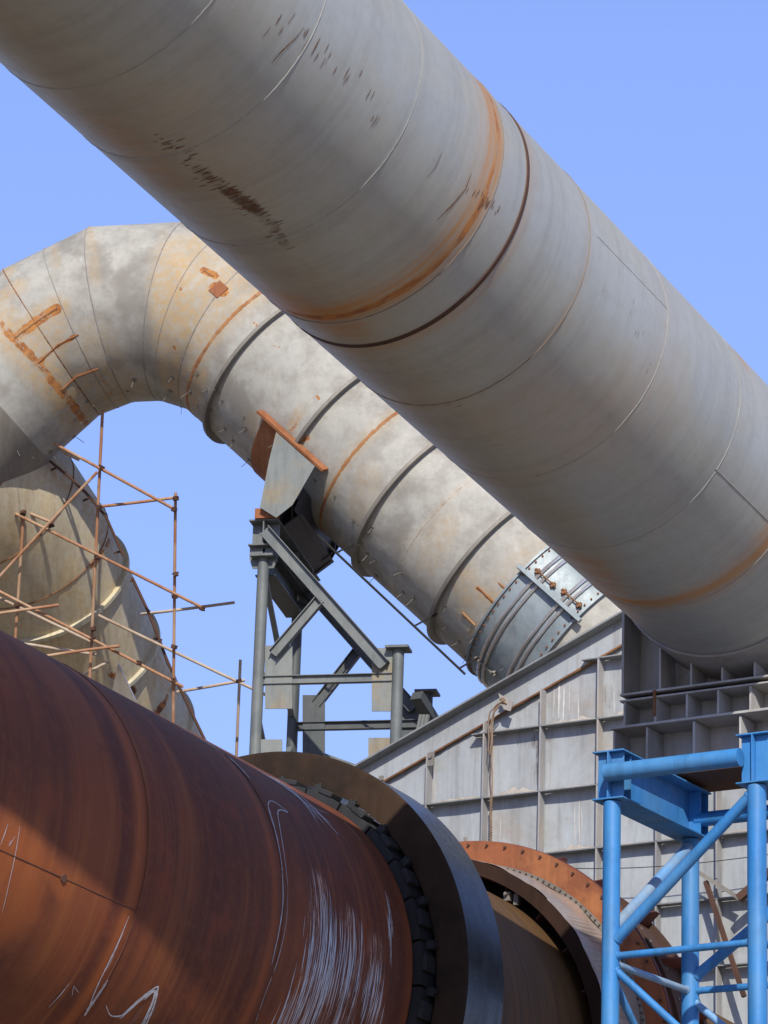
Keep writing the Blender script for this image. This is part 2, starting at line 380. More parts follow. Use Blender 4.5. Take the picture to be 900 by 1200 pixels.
for t in ts: st.append((t, circ(A1, D1, t, rad1(t), NS, XA, YA)))
mb = MB(); mb.add(*grid_tube(st, R1, NS))
bv1 = bvh_of(mb); mask = np.zeros((mb.n, 3)); V = np.array(mb.v); tt = (V-A1)@D1
mask[:, 1] = 1.35*np.exp(-((tt-bandt+.0)/.115)**2)*(tt < bandt+.10)+.35*np.exp(-((tt-bandt+.08)/.2)**2); mask[:, 0] = .80*np.exp(-((tt-bandt-.01)/.07)**2)
mask[:, 1] += 1.2*np.exp(-((tt-band2)/.12)**2); mask[:, 0] += .55*np.exp(-((tt-band2)/.06)**2)
mask[:, 1] += .5*np.exp(-(np.clip(tt-seams['brown'], 0, 9)/.12)**2)*(tt > seams['brown']-.02)
mask[:, 1] += .18*np.exp(-((tt-seams['f'])/.14)**2)+.14*np.exp(-((tt-seams['e'])/.08)**2)
paint(mb, mask, bv1, [(2, [(232, 198), (252, 215), (276, 228), (296, 243), (318, 262), (332, 285)], .02, .10, .55), (2, [(262, 221), (280, 234), (300, 246)], .03, .07, .75),
    (0, [(62, 118), (95, 140), (120, 160), (150, 185), (185, 215)], .03, .14, .36), (1, [(130, 150), (190, 205)], .05, .3, .4),
    (1, [(620, 480), (700, 505), (760, 470)], .2, .5, .22), (1, [(560, 600), (640, 640), (700, 680)], .1, .35, .5), (1, [(690, 660), (730, 720)], .1, .2, .6),
    (0, [(600, 600), (660, 652), (690, 672)], .02, .08, .35), (0, [(572, 100), (595, 130)], .05, .1, .2),
    (0, [(540, 210), (566, 232), (575, 262)], .05, .08, .50), (0, [(812, 344), (850, 390), (868, 420)], .03, .08, .42), (1, [(812, 344), (868, 420)], .05, .2, .6),
    (1, [(330, 352), (400, 382)], .1, .25, .7), (1, [(200, 150), (260, 200)], .2, .5, .15)])
mb.build('pipe_shell', M['big'], root, sharp=0, mask=mask, wrap=2*math.pi*R1)
def weld(A, d, R, t, mat, r, parent, jit=.25, a0=0, a1=2*math.pi, x=None, y=None, n=220, name='weld_seam'):
    if x is None: x, y, _ = frame(d)
    full = abs(a1-a0-2*math.pi) < 1e-6
    pts = [A+d*(t+nr.uniform(-.002, .002))+(x*math.cos(a)+y*math.sin(a))*(R+r*.1) for a in np.linspace(a0, a1, n, endpoint=not full)]
    m = MB(); m.tube(pts, r, 6, closed=full, jit=jit); return m.build(name, mat, parent)
for k, (mt, r) in {'a': (M['seam'], .003), 'b': (M['seam'], .004), 'c': (M['seam'], .0035), 'brown': (M['darkrust'], 'flat'), 'e': (M['seamr'], .0045), 'f': (M['seam'], .003), 'g': (M['seam'], .003)}.items():
    if r == 'flat': m = MB(); t_ = seams[k]; m.rev(A1, D1, [(t_-.021, R1+.001), (t_-.017, R1+.007), (t_+.017, R1+.007), (t_+.021, R1+.001)], 220); m.build('cover_strap', mt, root)
    else: weld(A1, D1, R1, seams[k], mt, r, root)
weld(A1, D1, R1, bandt+.10, M['seamr'], .005, root); weld(A1, D1, R1, band2+.10, M['seam'], .004, root)
for (p, q) in (((838, 549), (918, 622)), ((700, 277), (782, 359))):
    m = MB(); t0, P0 = hit_t(A1, D1, R1, p); t1, _ = hit_t(A1, D1, R1, q); o = (P0-A1)-D1*t0
    m.tube([A1+D1*t+unit(o)*(R1+.001) for t in np.linspace(t0, t1, 40)], .0045 if q[0] > 900 else .002, 6, jit=.3)
    m.build('longitudinal_weld', M['seam'], root)
m = MB()
def streaks(m, bvh, A, d, n, pts, R, lmin, lmax, w):
    for _ in range(n):
        i = rnd.randrange(len(pts)-1); f = rnd.random(); p = (pts[i][0]*(1-f)+pts[i+1][0]*f+rnd.gauss(0, 5), pts[i][1]*(1-f)+pts[i+1][1]*f+rnd.gauss(0, 5))
        t, P = hit_t(A, d, R, p); o = P-A-d*t; o = unit(o); s_ = np.cross(d, o); L = rnd.uniform(lmin, lmax); K = 7; ww = w*rnd.uniform(.5, 1.3); VV = []
        for k in range(K):
            a = (k/(K-1)-.5)*L/R; e = o*math.cos(a)+s_*math.sin(a); f2 = math.sin(math.pi*(k+.4)/K)
            c = A+d*(t+rnd.uniform(-.002, .002))+e*(R+.003); VV += [c+d*ww/2*f2, c-d*ww/2*f2]
        m.add(VV, [(2*k, 2*k+1, 2*k+3, 2*k+2) for k in range(K-1)])
streaks(m, bv1, A1, D1, 80, [(185, 158), (225, 190), (262, 222), (300, 245), (325, 270), (345, 297)], R1, .03, .11, .007)
streaks(m, bv1, A1, D1, 34, [(258, 215), (300, 246)], R1, .03, .11, .009)
streaks(m, bv1, A1, D1, 9, [(310, 30), (345, 35), (355, 45), (380, 60)], R1, .06, .17, .007)
streaks(m, bv1, A1, D1, 14, [(375, 60), (400, 90), (420, 92), (440, 125), (430, 165)], R1, .04, .12, .006)
streaks(m, bv1, A1, D1, 22, [(555, 228), (580, 245)], R1, .03, .09, .008)
streaks(m, bv1, A1, D1, 20, [(380, 380), (520, 470), (640, 560), (780, 420), (700, 330)], R1, .02, .08, .004)
ribbon(m, bv1, [(552, 203), (545, 222), (530, 240), (512, 258)], .013); ribbon(m, bv1, [(518, 178), (510, 196), (500, 208)], .006)
ribbon(m, bv1, [(356, 32), (346, 45), (330, 60), (318, 74)], .012); ribbon(m, bv1, [(346, 15), (337, 28)], .006)
tag(m.build('rust_scuffs', M['scuff'], root), kind='stuff')

# ================================================================== MAIN ELBOW PIPE
A2 = np.array([0.71468082, 54.35631461, 20.35257781]); D2 = unit([0.71460434, -0.14773649, -0.68375037]); R2 = 1.5; H2 = 101.68
TC = -7.05; S1, S2 = 43.4, -43.14
C2 = A2+D2*TC; D2a = head(H2, S1); TV = 2.25
pe = C2+D2*TV; pa = C2-D2a*TV
NSG = 5; slopes = [S1+(S2-S1)*k/4 for k in range(5)]
sm = head(H2, slopes[1])+head(H2, slopes[2])+head(H2, slopes[3]); LL = np.linalg.norm(pe-pa)/np.linalg.norm(sm)
verts = [pa-D2a*9, pa]
for k in (1, 2, 3): verts.append(verts[-1]+head(H2, slopes[k])*LL)
verts.append(A2+D2*9.5)
for k, up in ((2, .045), (3, .045), (4, .0)): verts[k] = verts[k]+Zv*up
RR2 = [R2, R2+.012, R2+.05, R2+.05, R2+.012, R2]
B2 = unit(np.cross(D2, Zv)); B2 = -B2 if B2@FW > 0 else B2      # points to camera side
def mitre_tube(verts, R, side, step=.06, ns=150, RR=None):
    dirs = [unit(verts[i+1]-verts[i]) for i in range(len(verts)-1)]; st = []; t = 0; joints = []
    for i, d in enumerate(dirs):
        e2 = unit(np.cross(side, d)); x = unit(np.cross(d, e2)); ends = []
        for j, P in ((i-1, verts[i]), (i+1, verts[i+1])):
            dn = dirs[j] if 0 <= j < len(dirs) else d; mn = unit(d+dn); lp = []
            for k in range(ns):
                a = 2*math.pi*k/ns; o = (x*math.cos(a)+e2*math.sin(a))*(RR[max(i, j) if j > i else i] if RR else R); lp.append(P+o-d*((o@mn)/(d@mn)))
            ends.append(np.array(lp))
        if joints: ends[0] = joints[-1]
        L = np.linalg.norm(verts[i+1]-verts[i]); n = max(2, int(L/step))
        for q in range(n+1):
            if i and q == 0: continue
            f = q/n; st.append((t+L*f, list(ends[0]*(1-f)+ends[1]*f)))
        t += L; joints.append(ends[1])
    return st, joints, dirs
st, joints, dirs2 = mitre_tube(verts, R2, B2, .036, 240, RR2)
root = thing('elbow_pipe', A2-D2*1.5, 'mottled grey bent pipe with stiffener rings arching behind the smooth overhead pipe', 'pipe')
mb = MB(); mb.add(*grid_tube(st, R2, 240)); bv2 = bvh_of(mb); mask = np.zeros((mb.n, 3)); V = np.array(mb.v)
tt = (V-A2)@D2; rr = np.linalg.norm(V-A2-np.outer(tt, D2), axis=1); straight = (abs(rr-R2) < .03)
def bandm(t0, w): return np.exp(-((tt-t0)/w)**2)*straight
mask[:, 0] = .62*bandm(-4.33, .07)+.52*bandm(-1.01, .035); mask[:, 1] = .7*bandm(-4.36, .22)+.55*bandm(-1.01, .12)+.3*bandm(2.35, .2)+.25*bandm(.77, .06)
paint(mb, mask, bv2, [
    (0, [(0, 380), (33, 413), (62, 447), (85, 475), (102, 497)], .05, .10, .68), (1, [(0, 378), (40, 420), (102, 497)], .15, .35, .8),
    (0, [(20, 394), (45, 375), (66, 362)], .07, .09, .70), (1, [(20, 394), (66, 362)], .15, .2, .7), (0, [(45, 425), (70, 405), (90, 393)], .03, .07, .62), (1, [(30, 400), (60, 425), (60, 385)], .15, .3, .6),
    (0, [(72, 458), (90, 440), (113, 432), (125, 450), (135, 470)], .03, .08, .50), (1, [(70, 465), (118, 435), (140, 475)], .1, .3, .7),
    (0, [(0, 352), (20, 336)], .02, .08, .5), (1, [(0, 350), (20, 336)], .08, .2, .6),
    (1, [(205, 318), (200, 350), (212, 372)], .25, .25, .95), (1, [(215, 300), (240, 340), (225, 380)], .3, .4, .75), (1, [(235, 285), (275, 320), (250, 300)], .2, .4, .7), (1, [(200, 430), (215, 465)], .15, .3, .8),
    (0, [(239, 317), (251, 323)], .07, .05, .8), (0, [(252, 336), (261, 342)], .09, .05, .75), (1, [(256, 338), (256, 341)], .2, .15, .9), (0, [(211, 338), (212, 339)], .02, .03, .9), (0, [(204, 407), (205, 409)], .02, .03, .8),
    (0, [(105, 264), (107, 272)], .02, .08, .6), (1, [(105, 264), (112, 330)], .03, .12, .45), (1, [(62, 283), (66, 310)], .03, .12, .4), (1, [(192, 270), (186, 320)], .02, .1, .3), (1, [(3, 308), (12, 320)], .05, .15, .6),
    (1, [(385, 590), (380, 620)], .05, .1, .5), (0, [(298, 378), (304, 384)], .02, .05, .7), (0, [(322, 405), (327, 407)], .01, .05, .8), (0, [(372, 465), (374, 467)], .02, .04, .8),
    (0, [(350, 490), (346, 500), (340, 505)], .02, .04, .5), (1, [(352, 480), (342, 500)], .05, .1, .6), (0, [(352, 515), (360, 512)], .05, .06, .7),
    (0, [(560, 690), (578, 705)], .03, .05, .7), (1, [(560, 690), (578, 705), (590, 698)], .05, .1, .8), (0, [(584, 683), (591, 689)], .02, .05, .7), (0, [(542, 719), (556, 732)], .03, .05, .62), (1, [(542, 719), (560, 735), (550, 742)], .04, .1, .8), (0, [(566, 720), (590, 700), (606, 677)], .01, .05, .55), (0, [(588, 695), (600, 680)], .04, .05, .5),
    (0, [(383, 575), (382, 600)], .03, .06, .5), (0, [(463, 690), (464, 700)], .02, .05, .5),
    (1, [(190, 330), (195, 400), (205, 455)], .12, .25, .8), (1, [(235, 440), (225, 470)], .08, .2, .8), (1, [(300, 500), (320, 560)], .1, .3, .4), (1, [(430, 560), (420, 600)], .1, .3, .35), (1, [(110, 400), (150, 455)], .15, .4, .45), (1, [(520, 620), (500, 660)], .1, .3, .4),
    (1, [(545, 680), (552, 700)], .1, .3, .5), (1, [(480, 640), (500, 690)], .1, .3, .2)])
# the shaded underside carries grime
low = V-np.outer((V-C2)@B2, B2); 
mb.build('pipe_shell', M['elbow'], root, sharp=25, mask=mask)
for i, J in enumerate(joints[:-1]):
    m = MB(); m.tube(list(J), .010, 6, closed=True, jit=.3); m.build('weld_seam', M['weld'] if i else M['weld_rust'], root)
for i in (1, 2, 3):                                # mid-gore welds
    mid = (verts[i]+verts[i+1])/2
    if i != 2: weld(mid, dirs2[i], R2+.034, 0 if i == 1 else -.1, M['weld'], .007, root)
def strap(A, d, R, t, hw, h, mat, name='rusty_strap'):
    x, y, _ = frame(d); n = 260; V = []
    for k in range(n):
        a = 2*math.pi*k/n; o = x*math.cos(a)+y*math.sin(a); l_, r_, hh = hw*rnd.uniform(.7, 1.15), hw*rnd.uniform(.7, 1.15), h*rnd.uniform(.7, 1.2)
        V += [A+d*(t-l_)+o*(R+.0005), A+d*(t-l_*.6)+o*(R+hh), A+d*(t+r_*.6)+o*(R+hh), A+d*(t+r_)+o*(R+.0005)]
    m = MB(); m.add(V, [(k*4+q, k*4+q+1, ((k+1) % n)*4+q+1, ((k+1) % n)*4+q) for k in range(n) for q in range(3)]); return m.build(name, mat, root)
strap(A2, D2, R2, -4.33, .045, .018, M['strap']); weld(A2, D2, R2, -4.33, M['weld'], .012, root, jit=.6); strap(A2, D2, R2, -1.01, .045, .014, M['strap'])
weld(A2, D2, R2, -2.82, M['weld'], .008, root); weld(A2, D2, R2, .77, M['weld_rust'], .008, root)
def leg_t(p): return hit_t(C2, -D2a, R2, p)[0]
w1 = float(np.median([leg_t(p) for p in ((33, 413), (62, 447), (85, 475))])); w2 = float(np.median([leg_t(p) for p in ((10, 490), (35, 515), (50, 531))]))
strap(C2, -D2a, R2, w1, .026, .010, M['strap']); weld(C2, -D2a, R2, w1, M['weld'], .011, root, jit=.6)
m = MB(); m.rev(C2, -D2a, [(w2, R2+.002), (w2, R2+.035), (w2+2.6, R2+.035), (w2+2.6, R2+.002)], 160); m.build('lap_sleeve', M['ring'], root)
for t in (-3.79, -1.93, -.12, 1.69):
    m = MB(); m.rev(A2, D2, [(t-.03, R2), (t-.03, R2+.125), (t+.03, R2+.125), (t+.03, R2)], 180); m.build('stiffener_ring', M['ring'], root)
# rust-rimmed longitudinal seam on straight leg
m = MB(); t0, P0 = hit_t(A2, D2, R2, (240, 427)); o = unit(P0-A2-D2*t0)
m.tube([A2+D2*t+o*(R2+.001) for t in np.linspace(-4.3, -2.8, 30)], .008, 6, jit=.3); m.build('longitudinal_weld', M['weld'], root)
# little weld-on scabs and lugs
def lug(poly, mat=M['weld_rust'], r=.02, name='rust_weld_scab'):
    P = []
    for p in dense(poly, 4):
        a, n = cast(bv2, p)
        if a is not None: P.append(a)
    if len(P) > 1: m = MB(); m.tube(P, r, 6, jit=.4); m.build(name, mat, root)
for L_ in ([(18, 395), (45, 375), (67, 361)], [(45, 425), (68, 404), (92, 392)], [(72, 457), (90, 441), (115, 432)], [(560, 688), (580, 707)], [(542, 718), (557, 733)], [(584, 683), (592, 690)], [(240, 317), (250, 324)]):
    lug(L_, mat=M['strap'], r=.017)
m = MB(); a, n = cast(bv2, (256, 339)); x, y, _ = frame(n, D2); m.box(a, (x, y, n), (.13, .11, .012)); m.build('patch_plate', M['rust'], root)
# insulation pins: a few dozen bent wires on the lower flank
pinmb = None
pins = []
cand = []
for i in range(400):
    if len(cand) >= 60: break
    x = rnd.uniform(0, 600)
    if x < 105: p = (x, rnd.uniform(460, 600))
    elif x < 200: p = (x, rnd.uniform(405, 470))
    elif x < 260: p = (x, rnd.uniform(430, 505))
    else:
        y0 = 518+(x-263)*.906; p = (x, rnd.uniform(y0-75, y0-1))
    a, n = cast(bv2, p)
    if a is None: continue
    if n@ray(p) > 0: n = -n
    if abs(n@ray(p)) > .75: continue
    if all(math.hypot(p[0]-q[0], p[1]-q[1]) > 11 for q in cand): cand.append(p); pins.append((a, n))
x_, y_ = np.array([1., 0, 0]), np.array([0, 1., 0])
m = MB(); m.tube([(0, 0, 0), (0, 0, .09), (.008, .004, .15)], .0042, 5); m.box((0, 0, .004), (x_, y_, Zv), (.03, .03, .004))
proto = m.build('insulation_pin', M['ring'], root)
def put(o, P, n, spin, par_org):
    z = Vector(n); q = z.to_track_quat('Z', 'X'); o.rotation_mode = 'QUATERNION'
    from mathutils import Quaternion
    o.rotation_quaternion = q @ Quaternion((0, 0, 1), spin); o.location = Vector(P-par_org)
for v in proto.data.vertices: v.co += Vector(ORG[root.name])
for i, (a, n) in enumerate(pins):
    o = proto if i == 0 else proto.copy()
    if i: col.objects.link(o); o.parent = root
    sc = rnd.uniform(.7, 1.4); o.scale = (sc, sc, sc)
    nn = unit(n+np.array([rnd.uniform(-.35, .35), rnd.uniform(-.35, .35), rnd.uniform(-.35, .35)]))
    put(o, a, nn, rnd.uniform(0, 6.3), ORG[root.name])
# expansion joint
J0, J1 = 2.55, 3.80
jt = MB(); jt.rev(A2, D2, [(J0, R2+.002), (J0, R2+.09), (J0+.035, R2+.09), (J0+.035, R2+.05), (J1-.035, R2+.05), (J1-.035, R2+.09), (J1, R2+.09), (J1, R2+.002)], 180)
jo = jt.build('expansion_joint', M['joint'], root); bvj = bvh_of(jt)
for tb in (2.82, 2.93, 3.40, 3.51):
    weld(A2, D2, R2+.065, tb, M['bright'], .032, jo, jit=.02, name='clamp_band')
def jpt(p, R=R2+.05): t, P = hit_t(A2, D2, R, p); return t, unit(P-A2-D2*t)
_, o = jpt((645, 697), R2+.13); m = MB(); sd = unit(np.cross(D2, o))
m.box(A2+D2*3.19+o*(R2+.145), (D2, sd, o), (.70, .035, .05)); m.box(A2+D2*2.60+o*(R2+.06), (D2, sd, o), (.02, .03, .06)); m.box(A2+D2*3.78+o*(R2+.06), (D2, sd, o), (.02, .03, .06))
m.build('tie_bar', M['joint'], jo, bevel=.004)
for (p, q) in (((630, 669), (649, 684)), ((661, 693), (678, 709)), ((559, 773), (578, 788)), ((585, 803), (600, 812))):
    (ta, oa), (tb, ob) = jpt(p, R2+.1), jpt(q, R2+.1); m = MB(); a_, b_ = A2+D2*ta+oa*(R2+.10), A2+D2*tb+oa*(R2+.10)
    m.tube([a_-D2*.05, b_+D2*.05], .013, 8)
    for c in (a_, b_): sd = unit(np.cross(D2, oa)); m.box(c-oa*.035, (D2, sd, oa), (.018, .05, .045)); m.tube([c+D2*.02, c+D2*.05], .03, 6); m.tube([c-D2*.05, c-D2*.02], .03, 6)
    m.build('tie_rod', M['weld_rust'] if p[1] < 720 else M['ring'], jo)
def bolts(name, mat, parent, spots, r, h, seg=6, margin=30):
    first = None
    for c, o in spots:
        c = np.array(c); v = c-CAM
        if v@o > .15*np.linalg.norm(v): continue
        z = v@FW; px_ = (450+FPX*(v@RT)/z, 600-FPX*(v@UP)/z)
        if not (-margin < px_[0] < 900+margin and -margin < px_[1] < 1200+margin): continue
        if first is None:
            m = MB(); m.tube([(0, 0, 0), (0, 0, h)], r, seg); first = ob_ = m.build(name, mat, parent)
            for q in ob_.data.vertices: q.co += Vector(ORG[parent.name])
        else: ob_ = first.copy(); col.objects.link(ob_)
        ob_.parent = parent; ob_.rotation_mode = 'QUATERNION'; ob_.rotation_quaternion = Vector(o).to_track_quat('Z', 'X'); ob_.location = Vector(c-ORG[parent.name])
sp_ = []
for tb in (J0+.07, J1-.08):
    for k in range(64):
        a = 2*math.pi*k/64; x, y, _ = frame(D2); o = x*math.cos(a)+y*math.sin(a); sp_.append((A2+D2*tb+o*(R2+.05), o))
bolts('bolt', M['rust'], jo, sp_, .016, .03)
# rusty bearing pad + girder seat under the straight leg
xs, ys, _ = frame(D2); 
def ang(p, R):                                    # angle of a surface mark round the axis
    t, P = hit_t(A2, D2, R, p); o = P-A2-D2*t; return math.atan2(o@ys, o@xs)
a_top = ang((340, 510), R2+.02); sgn = 1
a_low = a_top+1.45 if (xs*math.cos(a_top+.3)+ys*math.sin(a_top+.3))[2] < (xs*math.cos(a_top)+ys*math.sin(a_top))[2] else a_top-1.45
m = MB(); m.rev(A2, D2, [(-2.70, R2+.002), (-2.70, R2+.035), (-1.65, R2+.035), (-1.65, R2+.002)], 40, min(a_top, a_low), max(a_top, a_low), (xs, ys, D2))
pad = m.build('bearing_pad', M['rust'], root)
m = MB(); oa = xs*math.cos(a_top)+ys*math.sin(a_top); sd = unit(np.cross(D2, oa)); m.box(A2+D2*(-2.0)+oa*(R2+.12), (D2, sd, oa), (.80, .022, .09)); m.build('pad_lip', M['rust'], pad)

# walkway pipe run along the underside: thin rail with stubs
m = MB(); pa_, pb_ = at((372, 627), 56.6), at((545, 790), 55.4); m.tube([pa_, pb_], .021, 8)
for f in (.13, .66, .96):
    c = pa_*(1-f)+pb_*f; t = (c-A2)@D2; o = unit(c-A2-D2*t); m.tube([c, A2+D2*(t+.05)+o*(R2-.02)], .016, 8)
m.build('guard_rail', M['black'], root)

# ================================================================== SUPPORT TRUSS UNDER THE ELBOW PIPE
HN = unit([D2[0], D2[1], 0]); BN = np.array([-HN[1], HN[0], 0]); BN = -BN if BN@FW < 0 else BN   # BN: away from camera
W1 = A2@BN-1.30; W2 = W1+2.6
def n1(p): return on_plane(p, BN, W1)
def n2(p): return on_plane(p, BN, W2)
# from the nearer frame the matching spot of the farther one
def back(P): return P+BN*2.6
root = thing('pipe_support_tower', (*(n1((300, 880))[:2]), 0), 'grey green steel support tower with diagonal beams holding up the mottled elbow pipe', 'support tower')
colA_t, colA_b = n1((309, 655)), n1((299, 885)); colC_t, colC_b = n1((467, 762)), n1((461, 900))
def column(top, bot_dir, name='column', mat=M['primer'], r=.095):
    m = MB(); b = np.array([top[0], top[1], 0]); m.tube([b, top], r, 20); m.box(top+Zv*.02, (HN, BN, Zv), (.19, .19, .02)); return m.build(name, mat, root)
cA = np.array([colA_t[0], colA_t[1], colA_t[2]]); cC = np.array([colC_t[0], colC_t[1], colC_t[2]])
for c in (cA, cC): column(c, None)
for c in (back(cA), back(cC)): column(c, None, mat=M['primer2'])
zt, zm, zb = n1((309, 611))[2], n1((309, 641))[2], n1((309, 665))[2]
# bracket girders A->B (I-section) with corbel plates
m = MB(); a0 = np.array([cA[0], cA[1], (zt+zm)/2])-BN*.12; b0 = back(np.array([cA[0], cA[1], (zt+zm)/2]))+BN*.6
m.ibeam(a0, b0, zt-zm, .50, .022, .02)
for f in (.06, .5, .82): m.box(a0*(1-f)+b0*f+BN*.02, (HN, BN, Zv), (.23, .008, (zt-zm)/2-.024))
m.build('head_girder', M['primer'], root)
for q in (cA, back(cA)):
    for s_ in (-1, 1):
        m = MB(); m.prism([q+HN*.02*s_+Zv*(zm-.02-q[2]), q+HN*.24*s_+Zv*(zm-.02-q[2]), q+HN*.24*s_+Zv*(zm-.2-q[2]), q+HN*.18*s_+Zv*(zb-.02-q[2]), q+HN*.02*s_+Zv*(zb-.02-q[2])], .02); m.build('corbel_plate', M['primer'], root)
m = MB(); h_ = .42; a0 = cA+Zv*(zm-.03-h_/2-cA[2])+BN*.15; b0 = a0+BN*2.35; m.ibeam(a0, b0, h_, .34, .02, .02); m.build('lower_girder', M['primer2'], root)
# diagonals
def diag(p, q, h, w, far=False, mat=M['primer'], name='diagonal_brace', out=-.12):
    P, Q = n1(p)+BN*out, n1(q)+BN*out
    if far: P, Q = P+BN*2.6, Q+BN*2.6
    m = MB(); m.channel(P, Q, h, w, .014, hint=None) if False else m.ibeam(P, Q, h, w, .014, .012, hint=unit(np.cross(Q-P, BN)))
    return m.build(name, mat, root)
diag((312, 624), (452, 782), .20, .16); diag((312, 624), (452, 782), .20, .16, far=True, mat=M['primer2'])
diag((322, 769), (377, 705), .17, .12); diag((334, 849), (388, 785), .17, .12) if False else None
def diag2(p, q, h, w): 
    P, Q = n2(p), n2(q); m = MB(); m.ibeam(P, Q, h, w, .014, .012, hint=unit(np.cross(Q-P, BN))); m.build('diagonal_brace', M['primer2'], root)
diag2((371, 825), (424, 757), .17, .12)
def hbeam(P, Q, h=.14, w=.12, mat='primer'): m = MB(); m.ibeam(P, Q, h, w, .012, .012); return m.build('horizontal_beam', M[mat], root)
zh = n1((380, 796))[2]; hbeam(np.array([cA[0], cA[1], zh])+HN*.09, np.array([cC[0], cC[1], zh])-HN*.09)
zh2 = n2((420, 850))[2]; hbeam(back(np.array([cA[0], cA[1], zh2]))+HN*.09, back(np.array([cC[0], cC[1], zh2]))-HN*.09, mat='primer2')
for z_ in (zh-3.2, zh-6.4, zh-9.6):
    for q in (0, 2.6):
        hbeam(np.array([cA[0], cA[1], z_])+HN*.09+BN*q, np.array([cC[0], cC[1], z_])-HN*.09+BN*q)
# thin cross bracing on the A-B side
def xb(P, Q, r=.05): m = MB(); m.bar(P, Q, .09, .05); m.build('cross_bracing', M['primer'], root)
zA = lambda y: n1((309, y))[2]
PA = lambda y, f: cA*[1, 1, 0]+Zv*zA(y)+BN*2.6*f
xb(PA(672, .04), PA(790, .95)); xb(PA(830, .95), PA(1000, .05)); xb(PA(840, .05), PA(960, .95)); xb(PA(690, .95), PA(800, .05))
# gusset plates
def gus(x0, y0, x1, y1, far=False, mat=M['gusset'], cut=0):
    pl = n2 if far else n1; P = [pl(p)-BN*.02 for p in ((x0, y0), (x1, y0), (x1-cut, y1), (x0, y1))]
    m = MB(); m.prism(P, .02); m.build('gusset_plate', mat, root)
gus(311, 757, 343, 831); gus(306, 867, 331, 905); gus(436, 760, 463, 834); gus(432, 865, 461, 960); gus(355, 815, 381, 890, True, M['primer2'])
# C-D side: girder, lit bars
m = MB(); P = n1((475, 795))+BN*1.0; Q = n1((512, 855))+BN*2.5
m.bar(P, Q, .2, .16)
m.build('diagonal_brace', M['primer2'], root)
for k in range(3):
    m = MB(); m.bar(n1((483+k*4, 822))+BN*.8, n1((469+k*5, 890))+BN*.8, .05, .05); m.build('brace_angle', M['gusset'], root)
m = MB(); P = back(cC)-Zv*.75; m.box(P+HN*-.28, (HN, BN, Zv), (.24, .01, .7)); m.build('web_plate', M['primer2'], root)
m = MB(); m.bar(n2((378, 892)), n2((470, 925)), .2, .25); m.build('sloping_strut', M['primer'], root)
# seat of the pipe: near and far cheek plates, cross diaphragms, rust packing
def cheek(off, mat, name):
    P = [n1(p)+BN*off for p in ((328, 513), (373, 553), (347, 598), (328, 613), (309, 601), (320, 545))]; m = MB(); m.prism(P, .022); return m.build(name, mat, root)
cheek(-.27, M['gusset'], 'cheek_plate'); cheek(2.75, M['dark'], 'cheek_plate')  # far plate coloured dark to carry the shade under the pipe
m = MB(); m.box(n1((313, 605)), (HN, BN, Zv), (.17, .17, .085)); m.build('packing_block', M['rust'], root)
m = MB()
for (p, q) in (((333, 565), (322, 608)), ((356, 572), (345, 598))):
    P, Q = n1(p), n1(q); m.prism([P, P+BN*2.6, Q+BN*2.6, Q], .02)
P = [n1((330, 612)), n1((352, 585)), n1((372, 600)), n1((350, 640))]
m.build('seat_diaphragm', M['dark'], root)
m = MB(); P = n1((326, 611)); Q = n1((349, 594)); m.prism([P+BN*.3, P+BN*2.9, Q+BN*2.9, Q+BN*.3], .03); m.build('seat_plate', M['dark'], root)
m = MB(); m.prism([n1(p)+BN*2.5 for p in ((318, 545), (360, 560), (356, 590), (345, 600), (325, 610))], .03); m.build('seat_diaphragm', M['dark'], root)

# ================================================================== REAR STAINED DUCT (left)
C3 = np.array([-6.09, 59.15, 20.26]); H3 = 20; R3 = 1.5; s3 = -30.3
d3 = head(H3, s3); v3 = [C3+d3*9]
vj = C3-d3*.85; pts3 = [vj]
for k, (hd, sl, L) in enumerate(((27, -25, 1.15), (37, -20, 1.15), (48, -15, 1.15), (56, -10, 5))): pts3.append(pts3[-1]-head(hd, sl)*L)
verts3 = pts3[::-1]+v3
B3 = -np.array([math.cos(R_(H3)), -math.sin(R_(H3)), 0])
st, joints3, dirs3 = mitre_tube(verts3, R3, -B3, .08, 120)
root = thing('rear_duct', C3, 'yellowish stained curved duct behind the scaffolding at far left', 'duct')
mb = MB(); mb.add(*grid_tube(st, R3, 120)); bv3 = bvh_of(mb); mask = np.zeros((mb.n, 3)); tt = (np.array(mb.v)-C3)@d3
mask[:, 1] = .3
paint(mb, mask, bv3, [(0, [(128, 633), (115, 655), (100, 670)], .04, .12, .6), (1, [(60, 545), (95, 580), (125, 630)], .1, .35, .8), (1, [(185, 750), (180, 790), (205, 800)], .1, .4, .8), (0, [(205, 800), (195, 820), (183, 835)], .05, .12, .62), (1, [(100, 720), (135, 660)], .2, .4, .4), (1, [(220, 830), (232, 865)], .1, .3, .9), (0, [(130, 790), (150, 800), (158, 812)], .04, .1, .55)])
mb.build('pipe_shell', M['duct3'], root, sharp=25, mask=mask)
for J in joints3[:-1]: m = MB(); m.tube(list(J), .014, 6, closed=True, jit=.3); m.build('weld_seam', M['weld_rust'], root)
for t in (0, 1.8, 3.9):
    m = MB(); m.rev(C3, d3, [(t-.04, R3), (t-.04, R3+.085), (t+.03, R3+.085), (t+.03, R3)], 150); m.build('stiffener_ring', M['duct3'], root)
m = MB(); P = []
a, n = cast(bv3, (140, 790)); 
if a is not None:
    Da = (a-CAM)@FW-.25; m.prism([at((139, 777), Da), at((160, 822), Da), at((152, 838), Da+.2), at((128, 826), Da+.2)], .03)
    m.build('stiffener_gusset', M['bright'], root)
